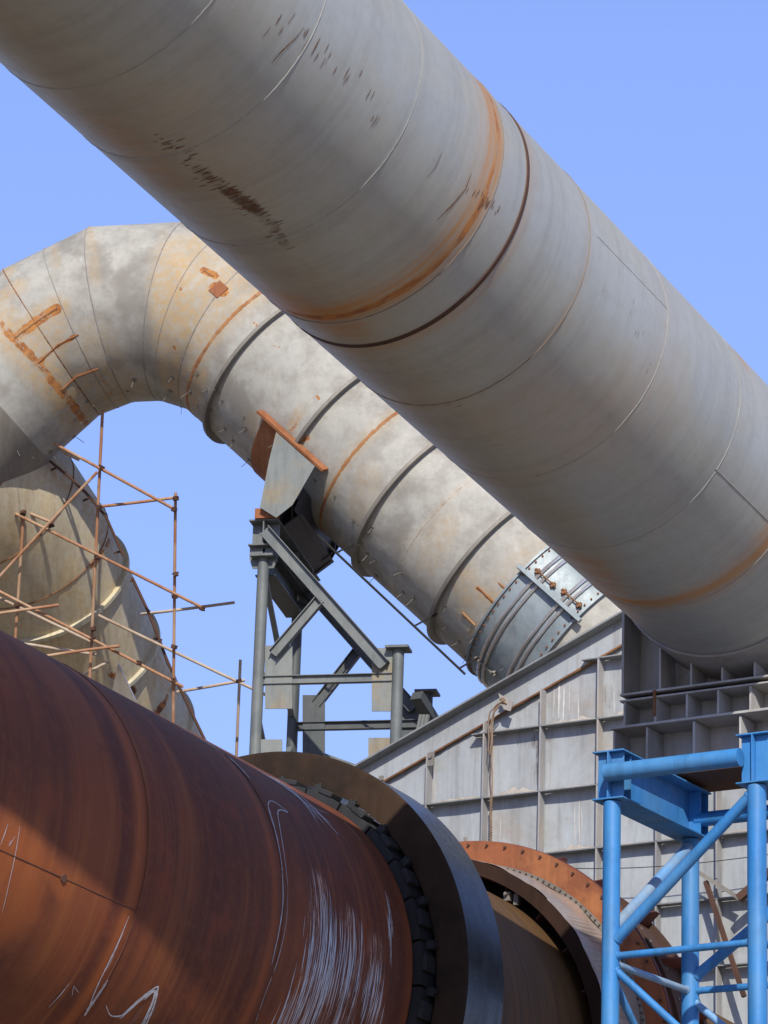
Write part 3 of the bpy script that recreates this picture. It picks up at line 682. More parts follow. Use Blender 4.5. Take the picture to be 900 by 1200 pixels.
# hand rail following its back
m = MB()
def run(pts, D, r, m=m): m.tube([at(p, D) for p in pts], r, 6)
run([(58, 540), (80, 558), (100, 577), (113, 592), (124, 605), (135, 630), (145, 652)], 59.6, .026); run([(155, 677), (172, 713), (187, 750), (197, 778), (204, 790)], 59.6, .026); run([(208, 801), (222, 830), (240, 867)], 59.6, .026)
for p, q in (((60, 551), (67, 547)), ((97, 587), (106, 583)), ((133, 648), (143, 646)), ((152, 681), (158, 680)), ((180, 748), (190, 750))): run([p, q], 59.7, .02)
m.build('hand_rail', M['darkrust'], root)

# ================================================================== SCAFFOLDING
root = thing('scaffold', (*(at((110, 800), 59)[:2]), 0), 'rusty tube scaffolding clamped in front of the stained duct', 'scaffold')
def spole(p, q, D=59.2, mat='scaf', ext=0, name='scaffold_tube', D2_=None, r=.027):
    a, b = at(p, D), at(q, D2_ or D)
    if ext: b = b.copy(); k = (b-a)/max(1e-6, a[2]-b[2]); b = b+k*ext
    n = 9; P = [a+(b-a)*i/n for i in range(n+1)]; sg = unit(np.cross(b-a, Zv)+1e-6)*rnd.uniform(-.03, .03); P = [p_+sg*math.sin(math.pi*i/n) for i, p_ in enumerate(P)]
    m = MB(); m.tube(P, r, 10); m.build(name, M[mat], root)
spole((120.3, 480), (104, 830), 59.3, 'scaf', 12, 'standard'); spole((30, 567), (15, 800), 59.3, 'scaf', 12, 'standard')
spole((205.7, 577), (203, 880), 59.3, 'scaf', 12, 'standard'); spole((281.7, 773), (276, 900), 61, 'scaf2', 12, 'standard')
for p, q, D, mt in (((60, 518), (205, 597), 59.2, 'scaf'), ((70, 527), (93, 539), 59.6, 'scaf2'), ((113, 594), (206, 583), 59.5, 'scaf'), ((-30, 708), (114, 553), 59.1, 'scaf'),
    ((-20, 580), (60, 612), 59.4, 'scaf'), ((18, 602), (239, 713), 59.2, 'scaf'), ((-30, 678), (215, 805), 59.2, 'scaf'), ((-30, 687), (108, 753), 59.45, 'scaf2'),
    ((165, 720), (275, 706), 61, 'scaf2'), ((115, 721), (330, 823), 59.5, 'scaf2'), ((207, 811), (287, 797), 60.2, 'scaf2'), ((22, 753), (113, 767), 59.5, 'scaf2'),
    ((53, 769), (140, 757), 59.1, 'scaf'), ((-10, 720), (69, 709), 59.1, 'scaf'), ((92, 794), (128, 775), 59.4, 'scaf2')):
    spole(p, q, D, mt)
m0 = MB(); m0.box((0, 0, 0), (x_, y_, Zv), (.042, .038, .034)); m0.tube([(-.065, 0, .02), (.06, 0, .02)], .014, 6); m0.tube([(0, -.06, -.02), (0, .055, -.02)], .014, 6)
cl0 = m0.build('clamp', M['darkrust'], root); 
for v in cl0.data.vertices: v.co += Vector(ORG[root.name])
for i, p in enumerate(((119, 548), (116, 594), (204, 597), (206, 584), (27, 601), (114, 653), (205, 699), (20, 709), (109, 737), (108, 748), (204, 758), (203, 797), (60, 616), (280, 798), (237, 713), (206, 673), (163, 777))):
    o = cl0 if i == 0 else cl0.copy()
    if i: col.objects.link(o); o.parent = root
    o.location = Vector(at(p, 59.2)-ORG[root.name]); o.rotation_euler = (rnd.uniform(-.4, .4), rnd.uniform(-.4, .4), rnd.uniform(0, 3))

# ================================================================== ROTARY KILN
KD = head(30.9, -3.0); KA = at((300, 1178), 32.6); RK = 2.0
kx, ky, _ = frame(KD)
root = thing('rotary_kiln', KA-Zv*2.5, 'enormous rusty brown rotary kiln shell with a black riding ring, lower left', 'kiln')
NS = 300; st = []; kax, kay = away(KD)
tsv = list(np.arange(-13, -.50, .05))+[-.492, -.486]
for t in tsv: 
    dr = 0
    for s_ in (-4.84, -2.74): dr -= .003*math.exp(-((t-s_)/.05)**2)
    st.append((t, circ(KA, KD, t, RK+dr, NS, kax, kay)))
st.append((-.485, circ(KA, KD, -.485, 1.90, NS, kax, kay))); st.append((.6, circ(KA, KD, .6, 1.90, NS, kax, kay))); st.append((.605, circ(KA, KD, .605, RK-.003, NS, kax, kay)))
for t in np.arange(.65, 9.2, .06): st.append((t, circ(KA, KD, t, RK-.003, NS, kax, kay)))
mb = MB(); mb.add(*grid_tube(st, RK, NS)); bvk = bvh_of(mb); mask = np.zeros((mb.n, 3)); V = np.array(mb.v); tt = (V-KA)@KD
kt = lambda p: hit_t(KA, KD, RK, p)[0]
mask[:, 0] = .7*np.exp(-((tt-(-4.95))/.09)**2)+.55*np.exp(-((tt-kt((318, 1100)))/.05)**2)+.15*np.exp(-((tt+.56)/.06)**2)
mask[:, 1] = (tt > .6)*1.0
paint(mb, mask, bvk, [(0, [(5, 1010), (25, 1025), (15, 1060)], .15, .35, .6), (0, [(60, 1020), (75, 1040)], .05, .1, .5), (2, [(375, 1040), (368, 1110), (350, 1190)], .07, .12, .95), (2, [(410, 1080), (415, 1140), (400, 1195)], .07, .13, .9), (2, [(440, 1110), (440, 1195)], .06, .12, .8), (2, [(385, 1150), (380, 1195)], .08, .15, .7)])
mb.build('kiln_shell', M['kiln'], root, sharp=40, mask=mask, wrap=2*math.pi*RK)
for t in (-4.84, -2.74): weld(KA, KD, RK, t, M['kseam'], .0035, root, jit=.3)
m = MB(); t0, P0 = hit_t(KA, KD, RK, (74, 1029)); o = unit(P0-KA-KD*t0)
m.tube([KA+KD*t+o*(RK+.001) for t in np.linspace(-13, -4.84, 60)], .005, 6, jit=.3); m.tube([P0, P0+o*.012], .035, 10)
m.build('longitudinal_weld', M['kseam'], root)
# bright scrapes
m = MB()
def curve_band(m, starts, n, lmin, lmax, w, jx=5, jy=18, R=RK):
    for _ in range(n):
        i = rnd.randrange(len(starts)-1); f = rnd.random(); p = (starts[i][0]*(1-f)+starts[i+1][0]*f+rnd.gauss(0, jx), starts[i][1]*(1-f)+starts[i+1][1]*f+abs(rnd.gauss(0, jy)))
        t, P = hit_t(KA, KD, R, p); o = unit(P-KA-KD*t); s_ = np.cross(KD, o)
        if (o+s_*.1)[2] > o[2]: s_ = -s_
        L = rnd.uniform(lmin, lmax); K = max(6, int(L/.05)); ww = w*rnd.uniform(.35, 1.5); VV = []; ph = rnd.uniform(0, 6); dr = rnd.gauss(0, .03)
        for k in range(K):
            a = k/(K-1)*L/R; e = o*math.cos(a)+s_*math.sin(a); f2 = min(1, (k+.2)/3, (K-k)/4)*rnd.uniform(.5, 1.1)
            c = KA+KD*(t+.010*math.sin(ph+a*7)+dr*a+rnd.uniform(-.0015, .0015))+e*(R+.003); VV += [c+KD*ww/2*f2, c-KD*ww/2*f2]
        m.add(VV, [(2*k, 2*k+1, 2*k+3, 2*k+2) for k in range(K-1)])
curve_band(m, [(370, 1008), (378, 1030), (390, 1045)], 26, .3, 1.3, .012, 5, 40)
curve_band(m, [(362, 1070), (400, 1085)], 34, .15, .8, .013, 7, 50)
curve_band(m, [(404, 1060), (412, 1075), (422, 1062)], 22, .2, 1.0, .013, 5, 30)
curve_band(m, [(436, 1100), (446, 1120)], 18, .15, .7, .013, 4, 40); curve_band(m, [(405, 1110), (440, 1140)], 22, .1, .5, .011, 8, 40)
curve_band(m, [(340, 1165), (372, 1140)], 26, .2, .6, .009, 8, 20)
curve_band(m, [(452, 1045), (455, 1075)], 7, .15, .45, .008, 2, 10); curve_band(m, [(175, 1165), (195, 1185)], 12, .2, .4, .005, 8, 8)
for k in range(9):
    dx = k*3.0; ribbon(m, bvk, smooth([(296+dx*1.1, 900+dx*.55), (325+dx*.6, 917+dx*.25), (352+dx*.45, 936+dx*.1+k), (372+dx*.6+rnd.uniform(-4, 4), 958+rnd.uniform(-6, 14))]), .013)
ribbon(m, bvk, smooth([(338, 922), (365, 944), (385, 966), (396, 978)]), .03)
ribbon(m, bvk, smooth([(232, 866), (255, 878), (275, 893), (292, 912)]), .03); ribbon(m, bvk, smooth([(210, 853), (240, 869), (262, 881)]), .012)
for L_, w in (([(326, 985), (314, 950), (314, 938), (322, 940), (335, 950), (338, 953), (330, 949), (324, 950), (328, 972), (334, 1010), (337, 1040)], .012), ([(314, 945), (320, 965), (326, 990), (330, 1015), (331.5, 1040), (331, 1065), (326, 1095), (318, 1130)], .018), ([(337, 1040), (336, 1080), (326, 1125), (310, 1165), (299, 1198)], .007),
    ([(151, 1073), (138, 1105), (125, 1132), (113, 1156), (100, 1190)], .014), ([(145, 1090), (128, 1130), (118, 1145)], .007), ([(126, 1148), (116, 1164), (103, 1182), (99, 1190)], .035), ([(124, 1178), (128, 1190), (136, 1191), (143, 1190), (155, 1178), (166, 1168), (176, 1161), (186, 1154), (183, 1164), (177, 1176), (170, 1192), (164, 1203)], .022), ([(140, 1194), (166, 1170), (184, 1157), (175, 1185), (166, 1204)], .028), ([(168, 1172), (186, 1156), (180, 1180), (170, 1203)], .02),
    ([(81, 1152), (70, 1166), (57, 1180)], .010), ([(23, 968), (18, 1000), (8, 1045), (2, 1070)], .007), ([(9, 965), (4, 980), (0, 990)], .007), ([(12, 985), (10, 992), (17, 980)], .006), ([(340, 1160), (334, 1178), (326, 1200)], .022), ([(92, 1163), (86, 1155), (84, 1167)], .006), ([(402, 963), (413, 974), (426, 989)], .008), ([(451, 1044), (456, 1068), (455, 1100)], .014), ([(454, 1050), (459, 1080), (457, 1130)], .008)):
    ribbon(m, bvk, smooth(L_) if len(L_) > 3 else L_, w)
tag(m.build('bright_scrapes', M['chalk'], root), kind='stuff')
# riding ring
TY0, TY1, RT_, RI = -.273, .46, 2.452, 2.13
m = MB(); c_ = .03
m.rev(KA, KD, [(TY0, RI), (TY0, RT_-c_), (TY0+.010, RT_-.012), (TY0+c_, RT_)], 300, closed_prof=False)
tyre = m.build('riding_ring', M['tyreface'], root, sharp=50)
m = MB(); m.rev(KA, KD, [(TY0+c_, RT_), (TY1-c_, RT_), (TY1, RT_-c_), (TY1, RI), (TY0, RI)], 300, closed_prof=False); m.build('running_surface', M['tyre'], tyre, sharp=40)
NP = 30
for k in range(NP):
    a = 2*math.pi*(k+.35)/NP; p_ = 2*math.pi/NP
    def o_(b): return kx*math.cos(b)+ky*math.sin(b)
    m = MB(); m.rev(KA, KD, [(-.46, 1.905), (-.46, 2.075), (.58, 2.075), (.58, 1.905)], 6, a-p_*.475, a+p_*.475, (kx, ky, KD))
    pd = m.build('support_pad', M['pad'], root, bevel=.004)
    e = o_(a); sd = np.cross(KD, e)
    m = MB(); m.box(KA+KD*-.375+e*2.10, (KD, sd, e), (.095, .080, .026)); m.build('stopper', M['pad'], pd, bevel=.008)
    e = o_(a+p_*.42); sd = np.cross(KD, e)
    m = MB(); m.box(KA+KD*-.325+e*2.115, (KD, sd, e), (.042, .04, .038)); m.tube([KA+KD*-.33+e*2.15, KA+KD*-.33+e*2.175], .02, 6); m.build('retainer_block', M['pad'], pd, bevel=.006)

# ================================================================== KILN HOOD SEAL (fluted drum, orange flange, girth gear)
root = thing('kiln_seal_drum', KA+KD*3.3-Zv*2.6, 'orange flanged seal drum with fluted sheet skirt around the kiln shell behind the riding ring', 'kiln seal')
m = MB(); m.rev(KA, KD, [(2.925, 2.125), (2.925, 2.268), (2.945, 2.268), (2.945, 2.16), (3.62, 2.16), (3.62, 2.125)], 240); m.build('front_rim', M['rimdark'], root)
m = MB(); m.rev(KA, KD, [(3.40, 1.97), (3.40, 2.165), (3.43, 2.165), (3.43, 1.97)], 200); m.build('inner_plate', M['black'], root)  # black colour stands in for the shade inside the drum
m = MB(); n = 1920; V = []; F = []; UV = []
for i in range(n):
    a = 2*math.pi*i/n; o = kx*math.cos(a)+ky*math.sin(a); w = .0105*(1+.4*math.sin(a*31))*math.sin(a*232+1.2*math.sin(a*17))
    for j in range(7):
        f = j/6; ww = w*math.sin(math.pi*min(1, f*1.15))**.6 if 0 < f < 1 else 0; t = 2.94+f*.71; R = 2.272+f*.068+ww+.01*math.sin(a*23+j)
        V.append(KA+KD*t+o*R)
    UV += [(0, 0)]*7
for i in range(n):
    for j in range(6): F.append((i*7+j, i*7+j+1, ((i+1) % n)*7+j+1, ((i+1) % n)*7+j))
m.add(V, F); m.build('fluted_skirt', M['flute'], root, sharp=0)
m = MB(); m.rev(KA, KD, [(3.655, 2.34), (3.655, 2.385), (3.665, 2.385), (3.665, 2.34)], 240); m.build('clamp_strip', M['ring'], root)
strip = bpy.data.objects[[o.name for o in root.children if o.name.startswith('clamp_strip')][0]]
bolts('rivet', M['darkrust'], strip, [(KA+KD*3.656+(kx*math.cos(2*math.pi*k/190)+ky*math.sin(2*math.pi*k/190))*2.363, -KD) for k in range(190)], .011, .016)
m = MB(); m.rev(KA, KD, [(3.67, 2.33), (3.67, 2.635), (3.70, 2.635), (3.70, 2.33)], 260); fl = m.build('orange_flange', M['orange'], root)
bolts('bolt', M['darkrust'], fl, [(KA+KD*3.67+(kx*math.cos(2*math.pi*(k+.3)/72)+ky*math.sin(2*math.pi*(k+.3)/72))*2.585, -KD) for k in range(72)], .016, .025)
m = MB(); m.tube([KA+KD*3.72+unit(at((546, 990), 36)-KA)*0+on_plane((546, 992), KD, KA@KD+3.72)-KA-KD*3.72+KA*0, ] if False else [on_plane((547, 993), KD, KA@KD+3.72), on_plane((545, 982), KD, KA@KD+3.72)], .022, 6); m.build('stub', M['ring'], root)
for k in range(26):
    a = 2*math.pi*(k+.5)/26; o = kx*math.cos(a)+ky*math.sin(a); sd = np.cross(KD, o); m = MB(); m.box(KA+KD*3.22+o*2.08, (KD, sd, o), (.17, .006, .055)); m.build('seal_fin', M['darkrust'], root)
a, n = cast(bvk, (597, 1056))
m = MB(); P = on_plane((597, 1052), KD, KA@KD+3.05); m.box(P, (KD, kx, ky), (.06, .035, .045)); m.tube([P-KD*.1+Zv*.02, P+KD*.05+Zv*.02], .018, 8); m.box(P+kx*.09-ky*.03, (KD, kx, ky), (.03, .025, .06)); m.build('adjuster_bolt', M['ring'], root)
root = thing('girth_gear', KA+KD*4.6-Zv*2.6, 'dark red bolted gear ring with pointed fins behind the blue frame', 'gear ring')
m = MB(); m.rev(KA, KD, [(3.78, 2.30), (3.78, 2.56), (4.02, 2.56), (4.02, 2.60), (4.08, 2.60), (4.08, 2.56), (4.62, 2.56), (4.62, 2.62), (4.70, 2.62), (4.70, 2.30)], 240); m.build('gear_rim', M['darkrust'], root)
m = MB(); m.rev(KA, KD, [(3.705, 2.53), (3.705, 2.645), (3.74, 2.645), (3.74, 2.53)], 240); m.build('maroon_ring', M['maroon'], root)
for k in range(26):
    a = 2*math.pi*(k+.2)/26; o = kx*math.cos(a)+ky*math.sin(a); sd = np.cross(KD, o)
    m = MB(); c = KA+o*2.56; m.prism([c+KD*4.085, c+KD*4.61, c+KD*4.61+o*.20, c+KD*4.52+o*.20], .014); m.build('gear_fin', M['maroon'], root)
sp_ = []
for k in range(90):
    a = 2*math.pi*k/90; o = kx*math.cos(a)+ky*math.sin(a)
    for tb in (3.86, 4.2): sp_.append((KA+KD*tb+o*2.56, o))
bolts('bolt', M['ring'], root, sp_, .018, .025)

# ================================================================== RIBBED HOOD WALL
WW = 36.6
def ow(p, off=0.): return on_plane(p, NH, WW-off)
root = thing('hood_wall', (*(ow((640, 1000))[:2]), 0), 'pale grey ribbed sheet steel hood wall with sloping top and rusty joint', 'wall')
top = [(402, 915), (425, 902), (583, 808), (727.5, 727)]
sl = (727.5-423.5, 728-903); tr = (830, 903+(830-423.5)*sl[1]/sl[0])
PL, PR = ow((380, 903+(380-423.5)*sl[1]/sl[0])), ow(tr)
PRR = ow((1010, tr[1]-6)); 
def down(P, z=0): return np.array([P[0], P[1], z])
def subdiv_wall():
    # grid sheet so panels can oil-can a little and carry masks
    m = MB(); s0, s1 = PL@UH, (ow((1010, 900)))@UH; ns = int((s1-s0)/.06); base = ow((640, 900)); zt_ = PR[2]; nz = int((zt_-1)/.08)
    cells_s = [ow((x, 930))@UH for x in (438, 505, 571, 637, 704.5, 774, 845, 916, 988)]; cells_z = [ow((704, y))[2] for y in (774, 845, 922, 996, 1070, 1146, 1222)]
    def zlim(s_):
        f = (s_-PL@UH)/(PR@UH-PL@UH); return (PL[2]+(PR[2]-PL[2])*f) if f < 1 else PR[2]
    V = []; F = []
    for i in range(ns+1):
        s_ = s0+(s1-s0)*i/ns
        for j in range(nz+1):
            z = min(1+(zt_-1)*j/nz, zlim(s_)-.02)
            k = np.searchsorted(cells_s, s_); d = 0
            cs = [c for c in cells_s if c > s_]; cb = [c for c in cells_s if c <= s_]; zz = [c for c in cells_z if c > z]; zb_ = [c for c in cells_z if c <= z]
            if cs and cb and zz and zb_:
                fu = (s_-cb[-1])/(cs[0]-cb[-1]); fv = (z-max(zb_))/(min(zz)-max(zb_)); hsh = math.sin(cb[-1]*91.7+max(zb_)*37.1)
                d = .022*hsh*math.sin(math.pi*fu)*math.sin(math.pi*fv)
            V.append(UH*s_+NH*(WW+d+.02)+Zv*z)
    for i in range(ns):
        for j in range(nz): F.append((i*(nz+1)+j, (i+1)*(nz+1)+j, (i+1)*(nz+1)+j+1, i*(nz+1)+j+1))
    m.add(V, F); return m
mb = subdiv_wall(); mb.v = [(v[0], v[1], v[2]) for v in mb.v]
bvw = bvh_of(mb); mask = np.zeros((mb.n, 3))
paint(mb, mask, bvw, [(2, [(628, 865), (634, 885), (633, 870)], .02, .10, .72), (2, [(627, 895), (630, 915)], .02, .10, .6), (2, [(707, 800), (712, 830)], .02, .08, .5), (2, [(640, 865), (650, 870)], .02, .06, .62), (1, [(445, 930), (440, 950)], .05, .2, .4), (1, [(600, 860), (560, 870)], .04, .1, .35), (2, [(520, 905), (530, 925)], .02, .08, .42), (2, [(700, 955), (703, 985)], .01, .06, .45), (2, [(610, 870), (632, 875)], .03, .1, .5), (1, [(700, 870), (722, 880)], .03, .2, .3), (1, [(660, 810), (690, 830)], .05, .3, .25), (1, [(590, 970), (600, 985)], .05, .3, .3),
    (2, [(665, 960), (672, 965)], .02, .1, .45), (1, [(505, 905), (503, 935)], .02, .1, .5), (1, [(574, 870), (575, 990)], .02, .08, .5)])
mb.build('sheet', M['wall'], root, sharp=0, mask=mask)
# white lime runs
m = MB()
for (x, y0, y1, w) in ((655, 798, 843, .035), (649, 802, 842, .012), (661, 805, 845, .03), (668, 800, 838, .012), (678, 818, 846, .02), (674, 945, 985, .02), (679, 938, 990, .025), (682, 945, 975, .012), (668, 955, 972, .01), (501, 938, 943, .03), (618, 940, 946, .012), (643, 893, 918, .01), (720, 800, 838, .012), (740, 880, 915, .01), (586, 955, 985, .01), (698, 985, 994, .02), (510, 905, 935, .012), (597, 900, 930, .008), (545, 890, 930, .007)):
    ribbon(m, bvw, [(x+rnd.uniform(-.6, .6), y0), (x+rnd.uniform(-.8, .8), (y0+y1)/2), (x+rnd.uniform(-.8, .8), y1)], w, lift=.006)
m.build('lime_runs', metal('lime_white', (.55, .54, .52), (.45, .43, .41), rough=.9, rust=-.4, bump=0), root)
RIBS = (505, 571, 637.5, 705, 774.5, 845, 916, 988); LEDY = (774, 845, 922, 996, 1069, 1146, 1222)
zl = [ow((704, y))[2] for y in LEDY]; RD = .125
f_ = lambda s_: PL[2]+(PR[2]-PL[2])*min(1, (s_-PL@UH)/(PR@UH-PL@UH))
JOINT = ow((637, 808))[2]-f_(ow((637, 808))@UH)       # rusty joint below top line (m)
for x in RIBS:
    s_ = ow((x, 935))@UH; zt_ = f_(s_)+JOINT-.03
    if x >= 705: zt_ = max(zt_, 0)
    prev = 1.0
    for z in [z for z in zl[::-1] if z < zt_]+[zt_]:
        if z-prev > .1:
            m = MB(); P = UH*s_+NH*(WW-RD/2-.0); m.box(P+Zv*((prev+z)/2), (UH, NH, Zv), (.009, RD/2, (z-prev)/2-.010)); m.box(P-NH*(RD/2)+Zv*((prev+z)/2), (UH, NH, Zv), (.011, .006, (z-prev)/2-.012)); m.build('rib', M['rib'], root)
        prev = z
sR = ow((1000, 935))@UH
for k, z in enumerate(zl):
    # starts where the slope cuts it
    s0 = PL@UH+(z-JOINT+.12-PL[2])/(PR[2]-PL[2])*(PR@UH-PL@UH); s0 = max(s0, ow((400, 935))@UH)
    if k == 0: s0 = ow((687, 777))@UH
    m = MB(); m.box(UH*(s0+sR)/2+NH*(WW-RD/2-.004)+Zv*z, (UH, NH, Zv), ((sR-s0)/2, RD/2+.004, .008)); m.build('ledge', M['flange'], root)
# dust and spilled lime lying on ledges
m = MB()
for k, z in enumerate(zl[:4]):
    for i in range(len(RIBS)-1):
        sa, sb = ow((RIBS[i], 935))@UH+.03, ow((RIBS[i+1], 935))@UH-.03
        if f_(sa) < z+.2: continue
        n = 14; V = []; F = []
        for q in range(n+1):
            f = q/n; s_ = sa+(sb-sa)*f; h = .016+.055*math.sin(math.pi*f)*rnd.uniform(.3, 1.3)*(.4+1.2*abs(math.sin(i*2.1+k)))
            V += [UH*s_+NH*(WW-.02)+Zv*(z+.009+h), UH*s_+NH*(WW-.085-rnd.uniform(0, .02))+Zv*(z+.012+h*.3), UH*s_+NH*(WW-.11)+Zv*(z+.0085)]
        for q in range(n):
            for r in (0, 1): F.append((q*3+r, q*3+r+1, q*3+r+4, q*3+r+3))
        m.add(V, F)
m.build('settled_dust', M['dust'], root, sharp=0)
# sloping top member: web, wide top flange, rusty joint
SD = unit(PR-PL); SN = unit(np.cross(SD, NH)); SN = SN if SN[2] > 0 else -SN
ext = 2.2; a_, b_ = PL-SD*.6, PR+SD*.1
m = MB(); hw = abs(JOINT)*SD@UH
m.box((a_+b_)/2-NH*.03-SN*(hw/2+.01), (SD, SN, NH), (np.linalg.norm(b_-a_)/2, hw/2, .012)); m.build('sloping_web', M['wall'], root)
m = MB(); m.box((a_+b_)/2-NH*.06, (SD, SN, NH), (np.linalg.norm(b_-a_)/2, .012, .16)); m.build('sloping_flange', M['flange'], root)
m = MB(); c1, c2 = a_-SN*(hw+.02)-NH*.03, b_-SN*(hw+.02)-NH*.03
m.tube([c1+(c2-c1)*i/90 for i in range(91)], .015, 6, jit=.35); m.build('rusty_joint', M['weld_rust'], root)
m = MB(); c = ow((505, 887), RD+.006); m.box(c-Zv*.03, (UH, Zv, NH), (.05, .09, .008)); m.tube([c-NH*.0, c-NH*.03], .026, 12); m.build('bolted_tab', M['ring'], root)
m = MB(); P = ow((592, 822), .16); m.prism([P+UH*-.10+Zv*.12, P+UH*.12+Zv*-.02, P+UH*.08-Zv*.14, P-UH*.02-Zv*.10], .015); m.build('lifting_eye', M['rib'], root)
m = MB(); m.box((ow((447, 912), .05)), (UH, NH, Zv), (.03, .02, .03)); m.build('bolted_tab', M['ring'], root)
# side and roof returns so the hood has a body
m = MB(); P0_, P1_ = PL, PR; Dp = NH*6
m.prism([P0_+NH*.05-SN*.03, P1_+NH*.05-SN*.03, P1_+Dp-SN*.03, P0_+Dp-SN*.03], .02); m.build('hood_roof', M['wall'], root)

# rope hanging on the wall
def wig(pts, r, mat, label, cat, name, seg=6, twist=0):
    m = MB(); m.tube(pts, r, seg, jit=.12); o = m.build(name, mat); tag(o, label, cat); return o
rp = []
path = [(592, 820), (585, 824), (579, 833), (577, 850), (577, 868), (576, 890), (577, 915), (576, 945), (575, 985)]
for i, p in enumerate(dense(path, 5)): rp.append(ow(p, RD+.05+.01*math.sin(i)))
mm = MB(); mm.tube(rp, .010, 6, jit=.2)
loop = [(590, 821), (582, 826), (574, 835), (572, 850), (573, 866), (572, 880), (574, 884), (576, 870), (575, 850), (578, 836), (586, 826)]
mm.tube([ow(p, RD+.07) for p in dense(loop, 5)], .010, 6, jit=.25)
for k in range(6): mm.tube([ow((589+rnd.uniform(-6, 5), 819+rnd.uniform(-3, 8)), RD+.05) for _ in range(3)], .011, 6)
for k in range(16): c = ow((575.3+rnd.uniform(-.3, .3), 935+k*3.4), RD+.06); mm.tube([c+UH*.014, c+Zv*.02, c-UH*.014, c-Zv*.02], .008, 5, closed=True)
o = mm.build('rope', M['rope']); tag(o, 'brown knotted rope hanging down beside a rib of the pale hood wall', 'rope')
m = MB(); P, Q = ow((583, 1014), RD+.2), ow((905, 1001), RD+.2); m.tube([P+(Q-P)*i/20-Zv*.10*math.sin(math.pi*i/20) for i in range(21)], .006, 5); o = m.build('cable', M['dark']); tag(o, 'thin dark cable strung across the pale hood wall above the seal drum', 'cable')

# ================================================================== PIPE SADDLE (cradle)
TS = -183.24*KP; sc_c = A1+D1*TS                      # centre of pipe at the cradle face
WS = sc_c@NH
def os_(p, off=0.): return on_plane(p, NH, WS-off)
root = thing('pipe_saddle', sc_c-Zv*3, 'grey cradle of boxed steel plates under the lower end of the huge overhead pipe', 'pipe saddle')
def sc(P): return np.array([P@UH, P[2]])
def W3(s_, z, w=0): return UH*s_+NH*(WS+w)+Zv*z
s_c, z_c = sc_c@UH, sc_c[2]
def zarc(s_):                                       # height of the pipe underside in the face plane (ellipse of the oblique cut)
    ex = D1@UH; k = abs(s_-s_c); kk = min(.999, k/(R1/math.sqrt(1-0*ex)))
    return z_c-R1/math.cos(math.asin(abs(D1[2])))*math.sqrt(1-kk*kk)
DEP = .42*KP
sL, sR_ = os_((730, 760))@UH, 2*s_c-os_((730, 760))@UH
zf1 = os_((800, 806))[2]; zf2 = zf1-.10*KP; zf3 = os_((800, 844))[2]; zf4 = os_((800, 906))[2]
# curved web behind
poly = [W3(sL, zf1, DEP)]; N = 40
for i in range(N+1):
    s_ = sL+(sR_-sL)*i/N; poly.append(W3(s_, min(zarc(s_) if abs(s_-s_c) < R1*.995 else z_c-.15*KP, z_c-.15*KP)-.005, DEP))
poly.append(W3(sR_, zf1, DEP))
m = MB(); V = []; 
for i in range(N+1):
    s_ = sL+(sR_-sL)*i/N; zt_ = min(zarc(s_) if abs(s_-s_c) < R1*.99 else z_c-.08, z_c-.1); V += [W3(s_, zf1, DEP), W3(s_, zt_, DEP)]
m.add(V, [(2*i, 2*i+2, 2*i+3, 2*i+1) for i in range(N)]); m.build('curved_web', M['saddle'], root)
m = MB(); V = []                                    # wear plate hugging the underside
a0 = math.acos(min(1, (s_c-sL)/R1)) if False else .30
for i in range(61):
    a = math.pi+a0+(math.pi-2*a0)*i/60; e = -X1*math.cos(a) if X1@UH < 0 else X1*math.cos(a)
    o = (X1*math.cos(a)+Y1*math.sin(a))
    V += [A1+D1*(TS-.02)+o*(R1+.004), A1+D1*(TS-.02)+o*(R1+.026), A1+D1*(TS+.5)+o*(R1+.026), A1+D1*(TS+.5)+o*(R1+.004)]
F = []
for i in range(60):
    for k in range(4): F.append((i*4+k, i*4+(k+1) % 4, (i+1)*4+(k+1) % 4, (i+1)*4+k))
m.add(V, F); m.build('wear_plate', M['rib'], root)
# upper ribs
ribx = [773, 809.6, 846, 884, 921, 958]
m = MB(); m.box(W3(sL, (zf1+z_c-.15*KP)/2, DEP/2), (UH, NH, Zv), (.012, DEP/2, (z_c-.15*KP-zf1)/2-.004)); m.build('side_plate', M['saddle'], root)
m = MB(); m.box(W3(sR_, (zf1+z_c-.15*KP)/2, DEP/2), (UH, NH, Zv), (.012, DEP/2, (z_c-.15*KP-zf1)/2-.004)); m.build('side_plate', M['saddle'], root)
for x in ribx:
    s_ = os_((x, 790))@UH; z1 = zarc(s_)-.03
    m = MB(); m.box(W3(s_, (zf1+.015+z1)/2, DEP/2-.01), (UH, NH, Zv), (.009, DEP/2-.014, (z1-zf1-.015)/2)); m.build('rib', M['saddle'], root)
sA = os_((728, 815))@UH; sB = sR_+.1
def plate(z, s0, s1, name='base_flange', th=.012, d0=-.03, d1=DEP+.03, mat=M['saddle']):
    m = MB(); m.box(W3((s0+s1)/2, z, (d0+d1)/2), (UH, NH, Zv), ((s1-s0)/2, (d1-d0)/2, th)); return m.build(name, mat, root, bevel=.003)
plate(zf1, sA, sB, th=.010); plate(zf1-.075*KP, sA, sB, th=.009)
sh = MB(); sh.box(W3((sA+sB)/2, zf1-.0285, DEP*.55), (UH, NH, Zv), ((sB-sA)/2-.05, DEP*.4, .0165)); sh.build('slide_bearing', M['black'], root)
